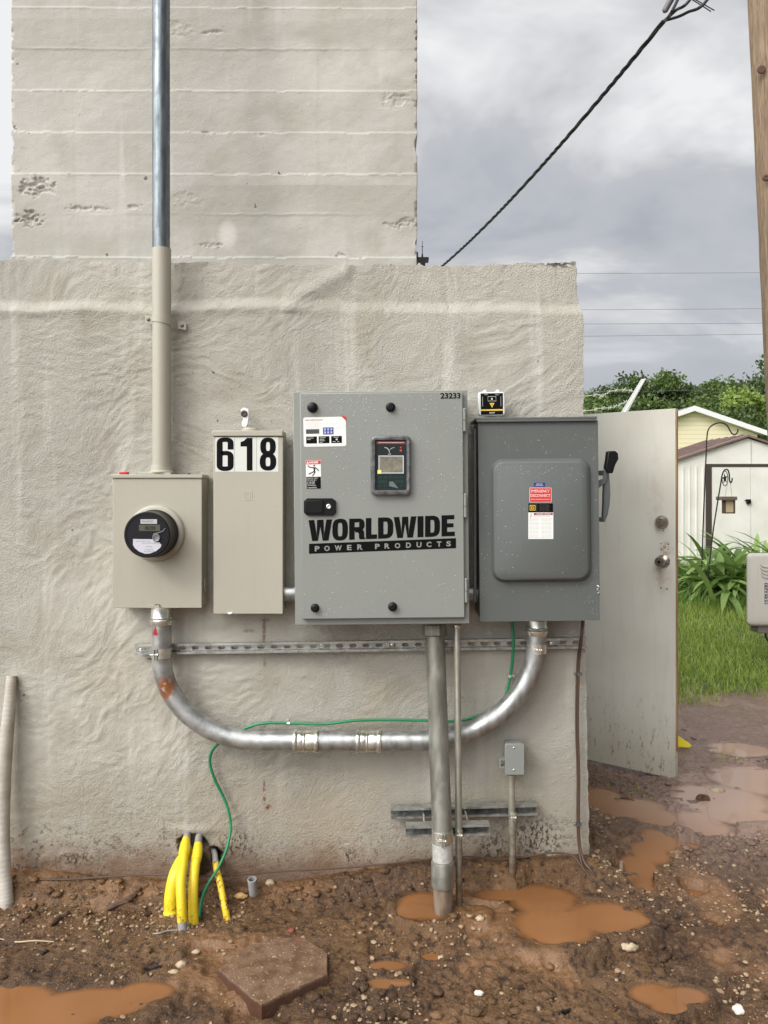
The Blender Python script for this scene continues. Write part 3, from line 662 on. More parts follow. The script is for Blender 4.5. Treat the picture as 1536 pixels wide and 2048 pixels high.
X_ = cv_[..., 0]*np.cos(th)[:, None]-cv_[..., 1]*np.sin(th)[:, None]; Y_ = cv_[..., 0]*np.sin(th)[:, None]+cv_[..., 1]*np.cos(th)[:, None]
co = np.stack([X_+sx[:, None], Y_+sy[:, None], cv_[..., 2]+(sz+sr*.22)[:, None]], -1).reshape(-1, 3)
fc = (IF[None]+(np.arange(len(sx))*12)[:, None, None]).reshape(-1, 3)
M_grav = mat('gravel_stone', (.16, .095, .05), .6, island=(.31, .23, .14), var=(.28, .18, .105), vscale=40)
gr = fastmesh('gravel', co, fc, 3, M_grav, smooth=False); tag(gr, 'scattered pale gravel and grit pressed into the wet mud', kind='stuff')
# mud clods
def dens2(x, y):
    d = .05+.8*smooth(.55, .7, vn(x*2.3+5, y*3, 301))+.9*np.exp(-(((x+.0)/.3)**2+((y-2.93)/.05)**2)); d = d*np.where(inpud(x, y), .05, 1)*np.where((x < .80) & (y > 2.975), 0, 1)*smooth(5.2, 4.2, y); return np.clip(d, 0, 1)
cx_, cy_, crr = scatter_stones(4800, (-1.8, 2.8), (2.1, 5.2), dens2, .003, .022, 2.4)
cz_ = gheight(cx_, cy_); rnd = np.random.rand(len(cx_), 12, 3)*.7+.65; sc = np.stack([crr*np.random.uniform(.8, 1.5, len(cx_)), crr, crr*.6], 1); cv_ = IV[None]*rnd*sc[:, None, :]
co = (cv_+np.stack([cx_, cy_, cz_+crr*.1], 1)[:, None, :]).reshape(-1, 3); fc = (IF[None]+(np.arange(len(cx_))*12)[:, None, None]).reshape(-1, 3)
cl = fastmesh('mud_clods', co, fc, 3, M_mud, smooth=True); tag(cl, 'dark wet clods of mud lying over the yard', kind='stuff')
M_stone = mat('pale_stone', (.46, .37, .25), .75, var=(.26, .18, .11), vscale=25, bump=.003, bscale=60)
def gz(x, y): return float(gheight(np.array([x]), np.array([y]))[0])
def rock(u, v, r, label, m=None, flat=.6, name='stone'):
    z = -.07
    for _ in range(6): x, y = gp(u, v, z); z = gz(x, y)
    mb = MB(); rr = np.random.RandomState(int(u*7+v))
    import bmesh
    bm = bmesh.new(); bmesh.ops.create_icosphere(bm, subdivisions=3, radius=1)
    sx_, sy_ = rr.uniform(.9, 1.4), rr.uniform(.7, 1.1)
    A = np.array([v_.co for v_ in bm.verts]); n_ = .28*fbm(A[:, 0]*1.7+u, A[:, 1]*1.7+A[:, 2], 3, 5)+.12*fbm(A[:, 0]*5, A[:, 2]*5+u, 2, 6)
    A = A*(1+n_[:, None])*np.array([sx_*r, sy_*r, flat*r])
    fs = [tuple(v_.index for v_ in f.verts) for f in bm.faces]; bm.free()
    A += np.array([x, y, z+r*flat*.35]); mb.add(A.tolist(), fs)
    o = mb.build(name, m or M_stone, smooth_angle=60); tag(o, label, 'stone' if name == 'stone' else name.replace('_', ' ')); return o
rock(960, 1839, .017, 'cream stone lying right beside the thick conduit foot')
rock(884, 1900, .016, 'pale tan stone in the mud in front of the thick conduit')
rock(1258, 1872, .022, 'flat pale stone on the mud below the large puddle') if 0 else None
rock(1260, 1886, .022, 'flat cream stone between the large puddle and the lower orange puddle')
rock(1433, 1583, .045, 'brown lumpy stone lying in the pinkish water', flat=.35)
rock(1406, 1600, .035, 'dark muddy rock in the pinkish water near the door', MATS['wet_red_mud'])
rock(363, 1932, .019, 'rounded cream stone in the mud below the yellow pipes')
rock(348, 1946, .013, 'small tan pebble just left of the rounded cream stone')
rock(958, 1988, .013, 'white oval pebble in the open mud of the foreground', mat('white_pebble', (.62, .58, .48), .6))
rock(540, 1768, .019, 'pale broken stone beside the grey pipe stub')
rock(482, 1785, .020, 'ochre stone chip between the thin yellow pipe and the stub', mat('ochre_stone', (.40, .24, .09), .7, bump=.003))
rock(1478, 2022, .020, 'white stone near the bottom right corner', mat('white_pebble', (.62, .58, .48), .6))
rock(392, 1905, .013, 'small cream ring-shaped pebble under the yellow pipes')
rock(583, 1862, .012, 'brick-red stone touching the back of the paving slab', mat('brick_red_stone', (.20, .05, .03), .7, bump=.003))
M_bark = mat('wet_bark', (.07, .035, .022), .7, var=(.12, .07, .045), vscale=30, stretch=(1, 4, 4), bump=.003, bscale=50)
M_straw = mat('dry_stem', (.42, .32, .20), .7)
def stick(u0, v0, u1, v1, r, label, m=M_bark, name='stick', cat='stick', flat=False):
    z = -.08; pts = []
    for t in (0, .3, .65, 1):
        u = u0+(u1-u0)*t; v = v0+(v1-v0)*t+random.uniform(-1.5, 1.5); z = -.08
        for _ in range(5): x, y = gp(u, v, z); z = gz(x, y)
        pts.append(Vector((x, y, z+r*.8)))
    mb = MB(); mb.tube(catmull(pts, 4), [r*(.6+.5*math.sin(3.14*i/12)) for i in range(13)], 7); o = mb.build(name, m); tag(o, label, cat); return o
stick(214, 1822, 282, 1794, .012, 'dark piece of wet bark between the ribbed conduit and the yellow pipes', name='bark_piece', cat='bark')
stick(100, 1852, 128, 1836, .010, 'small brown bark chip in the gravel at left', name='bark_piece', cat='bark')
stick(0, 1880, 108, 1886, .0025, 'long thin straw stem on the mud at the left edge', M_straw, 'straw_stem', 'straw')
stick(306, 1869, 352, 1860, .0028, 'thin grey twig lying left of the yellow pipe foot', M_pvc)
stick(288, 1942, 323, 1934, .004, 'short black twig in the wet mud at lower left', M_cable)
stick(1118, 2032, 1140, 2022, .006, 'small black plastic scrap in the bottom right mud', M_black, 'plastic_scrap', 'scrap')
stick(84, 1908, 96, 1904, .006, 'small black lump of plastic in the mud at far left', M_black, 'plastic_scrap', 'scrap')
stick(1098, 1828, 1112, 1818, .002, 'thin straw floating upright on the large puddle', M_straw, 'straw_stem', 'straw')
stick(1240, 1597, 1290, 1606, .006, 'dark weedy twig at the near edge of the door puddle', M_bark)

# paving slab
k = NB('red_concrete_paver', .6)
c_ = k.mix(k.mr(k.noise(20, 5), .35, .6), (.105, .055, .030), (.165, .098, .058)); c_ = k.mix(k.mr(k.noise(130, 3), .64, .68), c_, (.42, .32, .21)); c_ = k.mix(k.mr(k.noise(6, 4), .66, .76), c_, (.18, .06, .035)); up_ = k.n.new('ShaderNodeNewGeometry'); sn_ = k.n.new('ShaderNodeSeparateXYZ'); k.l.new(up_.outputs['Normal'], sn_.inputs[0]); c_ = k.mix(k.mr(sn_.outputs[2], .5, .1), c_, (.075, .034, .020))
M_paver = k.done(c_, k.bump(k.noise(120, 5, .6), .003), k.mr(k.noise(12, 3), .35, .65, .3, .6))
zt = -.062
poly = [gp(u, v, zt) for u, v in ((437, 1938), (524, 2006), (560, 2001), (652, 1951), (655, 1914), (628, 1880), (556, 1871), (500, 1889))]
poly = [gp(u, v, zt) for u, v in ((436, 1937), (523, 2007), (656, 1950), (657, 1908), (612, 1877), (556, 1874), (497, 1890))]
rp = random.Random(5); pj = []
for i_ in range(len(poly)):
    (xa, ya), (xb, yb) = poly[i_], poly[(i_+1) % len(poly)]; m_ = max(2, int(math.hypot(xb-xa, yb-ya)/.022))
    for q_ in range(m_): pj.append((xa+(xb-xa)*q_/m_+(rp.uniform(-.0022, .0022)), ya+(yb-ya)*q_/m_+rp.uniform(-.0022, .0022)))
cxp = sum(a for a, b in pj)/len(pj); cyp = sum(b for a, b in pj)/len(pj)
mb = MB(); mb.loft([[Vector((cxp+(x-cxp)*g_, cyp+(y-cyp)*g_, zt+h_+.0010*math.sin(x*170+y*90))) for x, y in pj] for g_, h_ in ((1, -.055), (1.004, -.012), (.997, -.004), (.982, 0), (.6, .002), (.2, .001))]); o = mb.build('paving_slab', M_paver, smooth_angle=50); tag(o, 'muddy reddish concrete paving slab with angled corners, tilted in the mud', 'paving slab')
o.rotation_euler = (R(.6), R(-.6), 0)

# ================================================================== METER BOX
t = thing('electric_meter_box', P(313, 1215, 2.95), 'beige meter box with a round black electric meter, leftmost box on the wall', 'meter box')
mb = MB(); a = P(226, 957, 2.893); b = P(404, 1216, 2.893)
mb.box((a.x+.002, 2.898, b.z+.002), (b.x-.002, 3.003, P(0, 953, 2.893).z)); mb.build('cabinet', M_beige, t, t, bevel=.002)
mb = MB(); mb.box((a.x, 2.890, b.z), (b.x, 2.897, a.z+.001)); mb.build('cover', M_beige, t, t, bevel=.002)
mb = MB(); c = P(222, 949, 2.888); mb.box((c.x, 2.884, a.z+.0015), (P(405.5, 0, 2.888).x, 2.991, c.z)); mb.build('hood', M_beige, t, t, bevel=.002)
hb = P(323, 949, 2.945)
mb = MB(); mb.box((P(284, 0, 2.945).x, 2.905, c.z+.0005), (P(347, 0, 2.945).x, 2.985, c.z+.008)); mb.lathe((hb.x, 2.945, c.z+.007), (0, 0, 1), [(0, .047), (.006, .047), (.009, .040), (.030, .038)], 28); mb.build('conduit_hub', M_beige, t, t, bevel=.0015)
mb = MB(); mb.box((P(240, 0, 2.9).x, 2.888, c.z+.0005), (P(256, 0, 2.9).x, 2.915, c.z+.010)); mb.build('red_clip', mat('red_plastic', (.55, .02, .03), .4), t, t, bevel=.002)
mb = MB(); mb.lathe((P(378, 0, 2.93).x, 2.93, c.z), (0, 0, 1), [(0, .007), (.005, .006), (.006, .001)], 14); mb.build('screw', M_black, t, t)
MC = P(313, 1066, 2.89); MX, MZ = MC.x, MC.z
mb = MB(); mb.lathe((MX, 2.8905, MZ), (0, -1, 0), [(0, .106), (.012, .105), (.017, .101), (.019, .096), (.019, .07)], 48); mb.build('meter_ring', M_beige, t, t)
mb = MB(); mb.lathe((MX, 2.875, MZ), (0, -1, 0), [(0, .0875), (.012, .0885), (.016, .0855), (.085, .083), (.092, .0835), (.100, .083), (.103, .080), (.103, .074), (.100, .0735)], 56)
meter = mb.build('meter', M_black, t, t); MF = 2.7735
mb = MB().use(mat('meter_face', (.010, .010, .013), .25, spec=.3)); mb.lathe((MX, MF+.0012, MZ), (0, -1, 0), [(0, .0735), (.0005, .0735)], 48); mb.build('meter_face', None, meter, t)
mb = MB().use(M_lcd); prect(mb, 278, 1049.5, 320, 1062, MF, thick=.001); mb.use(M_black)
puttext(mb, '88:88', (290, 1052, 311, 1060), MF-.0004); mb.build('display', None, meter, t)
mb = MB().use(mat('label_grey', (.42, .42, .42), .4)); prect(mb, 281, 1038.5, 314, 1047.5, MF, thick=.001); mb.use(M_textgrey); puttext(mb, 'IIIIIIIII', (283, 1041, 306, 1044.5), MF-.0004, bold=.02); mb.build('label', None, meter, t)
mb = MB().use(mat('label_silver', (.52, .51, .55), .35)); pts = [(266, 1078), (305, 1078.5), (309, 1083), (318, 1084), (323, 1090), (321, 1095), (312, 1102), (300, 1107), (290, 1107.5), (279, 1103.5), (270, 1096.5), (266, 1090)]
mb.prism([P(u, v, MF) for u, v in pts], (0, .001, 0)); mb.use(M_textgrey)
for v_, u0, u1 in ((1081, 272, 300), (1085, 284, 311), (1092, 292, 304), (1098, 290, 306), (1102, 288, 308)): puttext(mb, 'ilmnillmnil', (u0, v_, u1, v_+2.2), MF-.0004)
mb.build('label', None, meter, t)
mb = MB(); mb.lathe(P(313.5, 1075.5, MF), (0, -1, 0), [(-.001, .014), (.006, .014), (.008, .012), (.006, .009), (.006, .002)], 24); mb.build('optical_port', mat('port_grey', (.16, .16, .16), .3), meter, t)
mb = MB(); mb.tube(catmull([P(306, 1073, MF-.002), P(308, 1068, MF-.004), P(316, 1066, MF-.005), P(326, 1062, MF-.005), P(330, 1057, MF-.001)], 5), .0016, 8); mb.build('seal_wire', mat('port_grey', (.16, .16, .16), .3), meter, t)
mb = MB(); prect(mb, 297, 1209, 320, 1216, 2.889, thick=-.002); mb.build('bottom_latch', M_beige, t, t, bevel=.001)
mb = MB(); mb.tube([P(309, 1209.5, 2.8865), P(318, 1208.5, 2.886), P(319.5, 1214, 2.886), P(322, 1217, 2.886)], .0008, 6); mb.build('latch_gap', M_dark, t, t)
mb = MB(); q = P(405, 1155, 2.893); mb.lathe((q.x-.002, 2.95, P(0, 1170, 2.95).z), (1, 0, 0), [(0, .028), (.003, .027), (.004, .022), (.003, .001)], 24); mb.build('knockout', M_beige, t, t)

# riser conduit
RY = 2.942; ru = 323.5
rx_ = P(ru, 0, RY).x
t = thing('riser_conduit', (rx_, RY, P(0, 942, RY).z), 'vertical service conduit above the meter box, beige below and bare grey steel above', 'conduit')
zj = P(0, 498, RY).z
mb = MB(); mb.tube([(rx_, RY, P(0, 944, RY).z), (rx_, RY, zj)], .0350, 32); mb.build('painted_pipe', M_beige, t, t)
mb = MB(); mb.tube([(rx_-.002, RY, zj-.02), (rx_-.0025, RY, zj+.9), (rx_-.003, RY, 5.9)], .0327, 32); mb.build('bare_steel_pipe', M_galv_dark, t, t)
sz_ = P(0, 640, RY).z
mb = MB(); pts = []
prof = [(-.078, 2.984), (-.048, 2.984)]+[(-.0375*math.cos(R(a)), RY-.0375*math.sin(R(a))) for a in range(0, 181, 15)]+[(.050, 2.982), (.082, 2.982)]
inn = [(-.078, 2.989), (-.046, 2.989)]+[(-.0350*math.cos(R(a)), RY-.0350*math.sin(R(a))) for a in range(0, 181, 15)]+[(.048, 2.987), (.082, 2.987)]
rg_ = [[Vector((rx_+x, y, sz_+dz-x*.18)) for x, y in prof+inn[::-1]] for dz in (-.015, .015)]
n_ = len(prof); V0 = rg_[0]+rg_[1]; T = 2*n_; fs = []
for i in range(T): fs.append((i, (i+1) % T, T+(i+1) % T, T+i))
for i in range(n_-1):
    fs.append((i, i+1, T-2-i, T-1-i)); fs.append((T+i, T+T-1-i, T+T-2-i, T+i+1))
mb.add(V0, fs); strap = mb.build('strap', M_beige, t, t)
for dx in (-.064, .068):
    mb = MB(); dome(mb, (rx_+dx, 2.9835, sz_-dx*.18), (0, -1, 0), .007, .006); mb.build('screw', M_galv_dark, strap, t)

# ================================================================== 618 BOX
t = thing('breaker_box', P(495, 1228, 2.95), 'tall narrow beige breaker box with the number 618', 'breaker box')
Y6 = 2.889
mb = MB(); a = P(429, 872, Y6); b = P(564, 1227, Y6); mb.box((a.x, 2.897, b.z+.003), (b.x, 3.003, a.z)); mb.build('cabinet', M_beige, t, t, bevel=.002)
mb = MB(); a = P(427, 873.5, Y6); b = P(566, 1228, Y6); mb.box((a.x, 2.887, b.z), (b.x, 2.896, a.z)); cov = mb.build('cover', M_beige, t, t, bevel=.0025)
mb = MB(); a = P(423.5, 861, 2.882); b = P(565.5, 873, 2.882); mb.box((a.x, 2.880, b.z+.001), (b.x, 2.990, a.z)); mb.build('hood', M_beige, t, t, bevel=.003)
mb = MB(); q = P(501, 861, 2.93); mb.lathe((q.x, 2.93, a.z-.001), (0, 0, 1), [(0, .036), (.007, .036), (.009, .031), (.014, .028), (.014, .001)], 28); mb.build('top_hub', M_beige, t, t)
FY = 2.8865
for i, (u0, u1) in enumerate(((430.5, 468.5), (469.5, 512.5), (513.5, 556.5))):
    mb = MB().use(mat('reflective_white_plate', (.60, .61, .56), .35)); prect(mb, u0, 874.5, u1, 943.5, FY, thick=.0006); mb.use(M_print); GY_ = FY-.0004
    if i == 0:
        pts = [(462.3, 898), (462.3, 889)]+oval(450.3, 889, 11, 9.2, 0, 180, 14)+[(439.3, 900), (439.3, 912)]+oval(450.3, 927, 11, 9.6, 180, 360, 14)+[(461.3, 917)]+oval(450.3, 913, 11, 7, 0, 150, 10)[1:]
        pts = [(461.3, 899)]+oval(450.3, 887.5, 11, 8.2, 0, 180, 14)+oval(450.3, 929.3, 11, 8.2, 180, 360, 16)+oval(450.3, 914.5, 11, 8.4, 0, 128, 8)
        ribbon(mb, pts, 12, 9, GY_)
    elif i == 1:
        vs = [(481, 884), (488, 881.5), (494, 875.8), (505, 875.8), (505, 941), (493.5, 941), (493.5, 893), (481, 893)]
        mb.add([P(u, v, GY_) for u, v in vs], [(0, 1, 7), (1, 2, 6, 7), (2, 3, 4, 5, 6)])
    else:
        ribbon(mb, oval(536, 923.6, 10.6, 13.2, 90, 450, 28), 12, 9, GY_, closed=True)
        ribbon(mb, oval(536, 893.0, 9.8, 13.4, 90, 450, 28), 11.6, 9, GY_-.0003, closed=True)
    mb.build('number_plate', None, cov, t)
mb = MB()
for r_, w_ in ((9, 1.6), (5, 1.4)):
    for (u0, v0, u1, v1) in ((-r_, -r_, r_, -r_+w_), (-r_, r_-w_, r_, r_), (-r_, -r_+w_, -r_+w_, r_-w_), (r_-w_, -r_+w_, r_, r_-w_)): prect(mb, 495.5+u0, 991+v0, 495.5+u1, 991+v1, FY-.0006, thick=.001)
mb.build('embossed_square', painted('beige_enamel_lit', (.43, .405, .33), .4), cov, t)  # paler copy of the enamel, light on the embossing put into colour
mb = MB(); q = P(460, 1226, 2.886); mb.tube([q+Vector((-.007, 0, 0)), q+Vector((.0, -.002, -.002)), q+Vector((.009, 0, .001))], .004, 8); mb.build('seal_tab', M_whiteplastic, t, t)
# wall anchor above the box
t = thing('wall_anchor', P(490, 852, 2.98), 'white clevis strap with a dark bolt above the 618 box', 'anchor')
mb = MB(); mb.prism([P(u, v, 2.955) for u, v in ((481, 819), (488, 815), (497, 818), (498, 830), (496, 846), (492, 855), (484, 853), (483, 846), (486, 838))], (0, .012, 0)); mb.build('strap', M_whiteplastic, t, t, bevel=.002)
mb = MB(); mb.lathe(P(488.5, 827.5, 2.955), (0, -1, 0), [(0, .013), (.004, .013), (.006, .008), (.004, .003)], 18); mb.build('bolt', mat('rusted_bolt', (.05, .035, .03), .6), t, t)

# ================================================================== MAIN CABINET
FM = rotmap(763, 1015, .55)
CB = 2.757; CD = 2.735
t = thing('control_cabinet', P(763, 1249, 2.88), 'large light grey control cabinet with bold black lettering and raindrops', 'cabinet')
def fbox(mb, u0, v0, u1, v1, y0, y1, pf):   # slab with a rotated rectangular front at y0, straight back to y1
    c4 = [pf(u, v, y0) for u, v in ((u0, v0), (u1, v0), (u1, v1), (u0, v1))]; mb.prism(c4, (0, y1-y0, 0))
mb = MB(); fbox(mb, 588, 782, 937, 1249, CB, 3.004, FM); mb.build('cabinet_body', M_grey, t, t, bevel=.0025)
mb = MB(); fbox(mb, 601.5, 785, 927.5, 1237, CD, CB-.0006, FM); dr = mb.build('cabinet_door', M_grey, t, t, bevel=.003)
for v0, v1 in ((821, 864), (992, 1036), (1161, 1206)):
    mb = MB(); a = FM(930.5, v0, 2.742); b = FM(930.5, v1, 2.742); m_ = (a+b)/2; mb.tube([a, m_+Vector((0, 0, .0012))], .0062, 14); mb.tube([m_-Vector((0, 0, .0012)), b], .0062, 14); dome(mb, a, (0, 0, 1), .0062, .006); mb.box((m_.x-.004, 2.744, b.z), (m_.x+.001, CB, a.z)); mb.build('hinge', M_grey, t, t)
for (u, v, r) in ((625, 815, 10), (781, 814.5, 9), (630, 1215.5, 8.2), (785, 1213, 8.6)):
    mb = MB(); mb.lathe(P(u, v, CD), (0, -1, 0), [(-.001, r*CD/F*1.05), (.004, r*CD/F*1.05), (.006, r*CD/F*.9), (.016, r*CD/F*.85), (.019, r*CD/F*.6), (.019, .001)], 24); mb.build('knob', M_black, dr, t)
# latch
mb = MB(); sh = [(607.5, 1002), (614, 996.5), (664, 996.5), (671.5, 1002), (671.5, 1025), (664, 1031), (614, 1031), (607.5, 1025)]
mb.prism([P(u, v, CD-.011) for u, v in sh], (0, .0105, 0)); lt = mb.build('latch', M_black, dr, t, bevel=.002)
mb = MB(); fbox(mb, 611, 1001, 646, 1026, CD-.0165, CD-.012, P); mb.build('latch_paddle', M_black, dr, t, bevel=.0015)
mb = MB(); mb.lathe(P(657.5, 1013, CD-.011), (0, -1, 0), [(-.001, .0085), (.003, .0085), (.004, .0065), (.003, .002)], 20); mb.build('lock', M_zinc, dr, t)
# lettering
LY = CD-.0006; sl = -.0365; U0 = 617
mb = MB().use(M_print)
T0, T1 = 1040.4, 1082.6
def pl(pts, fs): mb.add([P(u, v+sl*(u-U0), LY) for u, v in pts], fs)
def bar(u0, v0, u1, v1): pl([(u0, v0), (u1, v0), (u1, v1), (u0, v1)], [(0, 1, 2, 3)])
def Wg(u0, u1):
    w_ = u1-u0; s_ = w_*.245; q_ = [u0, u0+s_]
    a = [(u0, T0), (u0+s_, T0), (u0+w_*.33, T0+27), (u0+w_*.33+.1, T1), (u0+w_*.16, T1)]
    # four legs as separate non-overlapping quads
    B1 = w_*.155; B2 = w_*.40; C = w_*.5
    pl([(u0, T0), (u0+s_, T0), (u0+w_*.335, T0+26), (u0+w_*.40, T1), (u0+B1, T1)], [(0, 1, 2, 4), (2, 3, 4)])
    pl([(u0+w_*.365, T0), (u0+C, T0), (u0+C, T0+14), (u0+B2+.05, T1), (u0+w_*.345, T0+25.5)], [(0, 1, 2, 4), (2, 3, 4)])
    pl([(u0+C, T0), (u0+w_*.635, T0), (u0+w_*.655, T0+25.5), (u0+w_*.60-.05, T1), (u0+C, T0+14)], [(0, 1, 2, 4), (2, 3, 4)])
    pl([(u1-s_, T0), (u1, T0), (u1-B1, T1), (u0+w_*.60, T1), (u0+w_*.665, T0+26)], [(0, 1, 4), (1, 2, 4), (2, 3, 4)])
def Dg(u0, u1):
    w_ = u1-u0; bar(u0, T0, u0+11, T1)
    pts = [(u0+11, T0+4.2)]+[(u0+w_*.42, T0+4.2)]+oval(u0+w_*.42, (T0+T1)/2, w_*.58-5.6, 16.9, 80, -80, 18, 3.2)+[(u0+w_*.42, T1-4.2), (u0+11, T1-4.2)]
    ribbon(mb, pts, 11.2, 8.4, LY, slope=sl, u0=U0)
Wg(617, 664.3)
ribbon(mb, oval(680.2, (T0+T1)/2, 10.1, 17.6, 0, 360, 36, 3.0), 11, 8.4, LY, closed=True, slope=sl, u0=U0)
bar(698.3, T0, 709.3, T1)
ribbon(mb, [(709.3, T0+4), (715, T0+4)]+oval(714.5, T0+12.5, 9.2, 8.6, 75, -75, 12, 3)+[(715, T0+21), (709.3, T0+21)], 11, 7.6, LY, slope=sl, u0=U0)
pl([(710.2, T0+25), (719, T0+23.6), (725.5, T0+22.5), (728.2, T0+27), (728.8, T1-5), (731, T1), (719.4, T1), (718, T1-3), (717.6, T0+30), (715.2, T0+27.8), (710.2, T0+27.6)], [(0, 1, 9, 10), (1, 2, 3, 8, 9), (3, 4, 7, 8), (4, 5, 6, 7)])
bar(731.6, T0, 742.8, T1); bar(742.8, T1-9, 754, T1)
Dg(756, 786.6); Wg(787.4, 833)
bar(835, T0, 847, T1); Dg(850, 880)
bar(883, T0, 894.3, T1); bar(894.3, T0, 908.6, T0+8.6); bar(894.3, T0+16.5, 907, T0+24.6); bar(894.3, T1-8.8, 909.6, T1)
prect(mb, 618, 1087.6, 912, 1107.6, LY, slope=-.0385)
mb.use(M_grey)
xs_ = [629.6, 648.5, 669.5, 694, 714.5, 0, 750, 769, 789.5, 812, 833, 853, 873.5, 892.5]; wd = [9.5, 11, 14, 9, 11, 0, 9.5, 10.5, 11, 10, 10, 10, 9.5, 9.5]
for ch, u_, w_ in zip('POWER PRODUCTS', xs_, wd):
    if ch == ' ': continue
    vv = 1092.6-.0385*(u_-618); puttext(mb, ch, (u_, vv, u_+w_, vv+10.6), LY-.0005, bold=.035)
mb.build('lettering', None, dr, t)
mb = MB().use(M_print); puttext(mb, '23233', (881, 786, 921, 797.5), LY, bold=.03, slope=-.012); mb.build('serial_number', None, dr, t)
# instruction sticker
SF = rotmap(650, 863, 1.2)
mb = MB().use(M_white); prect(mb, 607, 834, 692, 893, LY, SF, thick=.0005, radius=4); mb.use(M_textgrey); q0 = LY-.0004
mb.use(M_dred); puttext(mb, 'Sensor Installer Instructions', (611, 838, 646, 840.5), q0, SF, bold=.02); mb.use(M_textlight)
for v_, u1 in ((843, 640), (846.5, 688), (849, 640), (852, 640), (854.5, 688), (857, 684), (889.5, 684)): puttext(mb, 'lorem ipsum in multa dolor il'.replace('o', 'n'), (613, v_, u1, v_+1.6), q0, SF)
mb.use(mat('dim_screen', (.06, .06, .055), .4)); prect(mb, 612, 858, 638.5, 867, q0, SF)
mb.use(M_blue); prect(mb, 646, 855, 667, 869, q0, SF); mb.use(mat('icon_blue', (.35, .40, .62), .5))
for i in range(3):
    for j in range(2): prect(mb, 648+i*6.4, 856.5+j*6.2, 652+i*6.4, 861+j*6.2, q0-.0003, SF)
mb.use(M_print)
for i in range(3): prect(mb, 612+i*25, 872.5, 633.5+i*25, 886.5, q0, SF)
mb.use(M_textlight)
for u0, v_, w_ in ((614, 875, 13), (614, 878, 7), (639, 875, 12), (639, 878, 9), (639, 881, 10), (639, 884, 6), (667, 874.5, 10), (665, 883, 6), (674, 883, 4)): prect(mb, u0, v_, u0+w_, v_+.9, q0-.0003, SF)
prect(mb, 671, 877.5, 675, 881, q0-.0003, SF, radius=1.5)
mb.use(M_red); mb.add([SF(u, v, q0-.0006) for u, v in ((682, 832), (690, 833), (693, 836), (693, 843))], [(0, 1, 2, 3)])
mb.build('instruction_sticker', None, dr, t)
# danger sticker
DF = rotmap(627, 949, .9)
mb = MB().use(M_white); prect(mb, 612, 920.5, 642, 978, LY, DF, thick=.0005); mb.use(M_red); prect(mb, 612.4, 921, 641.6, 928.5, q0, DF); mb.use(M_white); puttext(mb, 'DANGER', (619, 922.6, 637, 927), q0-.0003, DF, bold=.03)
mb.add([DF(u, v, q0-.0003) for u, v in ((613.5, 927), (615.8, 922.3), (618, 927))], [(0, 1, 2)])
mb.use(M_print); prect(mb, 612.4, 953.5, 641.6, 977.6, q0, DF)
for pts in ([(616, 931), (619.5, 934.5), (628, 935.5)], [(629.5, 934.5), (634, 938), (638, 942)], [(628.5, 934.5), (629, 942)], [(629.5, 942.5), (623, 945.5), (617.5, 948)], [(630.6, 943), (627.8, 948), (624.8, 952)]): ribbon(mb, pts, 2.0 if pts[0][0] != 628.5 else 3.2, 2.0, q0, DF)
ribbon(mb, oval(628.6, 931.2, .8, .8, 0, 360, 10), 1.6, 1.6, q0-.0002, DF, closed=True)
mb.use(M_textlight)
for i, s_ in enumerate(('Hazardous voltage', 'Will shock, burn,', 'or cause death.', 'Do not touch', 'until the power', 'is disconnected.')): puttext(mb, s_, (614, 955+i*3.7, 614+[22, 19, 16, 15, 18, 19][i], 957.6+i*3.7), q0-.0003, DF, bold=.02)
mb.build('danger_sticker', None, dr, t)
# keypad window
mb = MB(); M_wframe = mat('window_frame_plastic', (.055, .058, .058), .22, var=(.13, .13, .13), vscale=50, coat=.5)
def rr(u0, v0, u1, v1, r, Y, pf=P):
    o_ = []
    for (cu, cv, a0) in ((u1-r, v0+r, -90), (u1-r, v1-r, 0), (u0+r, v1-r, 90), (u0+r, v0+r, 180)):
        for k_ in range(6): a = R(a0+k_*18); o_.append(pf(cu+r*math.cos(a), cv+r*math.sin(a), Y))
    return o_
o1 = rr(741, 871, 821, 990, 9, CD-.0002); o2 = rr(741.5, 871.5, 821, 990, 9, CD-.019); o3 = rr(744, 874, 818.5, 987, 8, CD-.023); o4 = rr(750, 879.5, 813.5, 981, 3, CD-.021); o5 = rr(751, 880.5, 812.5, 980, 3, CD-.012)
mb.loft([o1, o2, o3, o4, o5], True, False); win = mb.build('keypad_window', M_wframe, dr, t, smooth_angle=50)
mb = MB().use(mat('keypad_panel', (.018, .024, .024), .35, spec=.25)); prect(mb, 751, 880, 813, 980.5, CD-.0135, thick=.002); K = CD-.0141
mb.use(M_dred); prect(mb, 753, 882, 811, 888, K); mb.use(M_textlight); prect(mb, 757, 884.6, 808, 885.6, K-.0003)
ribbon(mb, [(769, 895), (774, 896), (778, 900), (779, 905)], 1.2, 1.2, K); ribbon(mb, [(780, 899), (784, 896), (789, 895)], .8, .8, K)
prect(mb, 776, 907.5, 782, 908.6, K)
mb.use(M_red); prect(mb, 800, 893.5, 803, 896.5, K); prect(mb, 799.5, 899, 803.5, 903, K)
mb.use(M_screen); prect(mb, 758.5, 913, 806, 945, K); mb.use(mat('screen_bezel', (.50, .50, .50), .4))
for a in ((757, 911, 807.5, 913), (757, 945, 807.5, 947), (757, 913, 759, 945), (805.5, 913, 807.5, 945)): prect(mb, *a, K-.0004)
mb.use(M_paleyellow); prect(mb, 755, 940, 762.5, 947.5, K-.001)
mb.use(mat('button_dark', (.018, .042, .034), .4, spec=.2)); 
for i in range(5): prect(mb, 757+i*10.6, 952, 764+i*10.6, 957, K)
for a in ((756, 960.5, 774, 966.5), (789, 960.5, 808, 966.5)): prect(mb, *a, K)
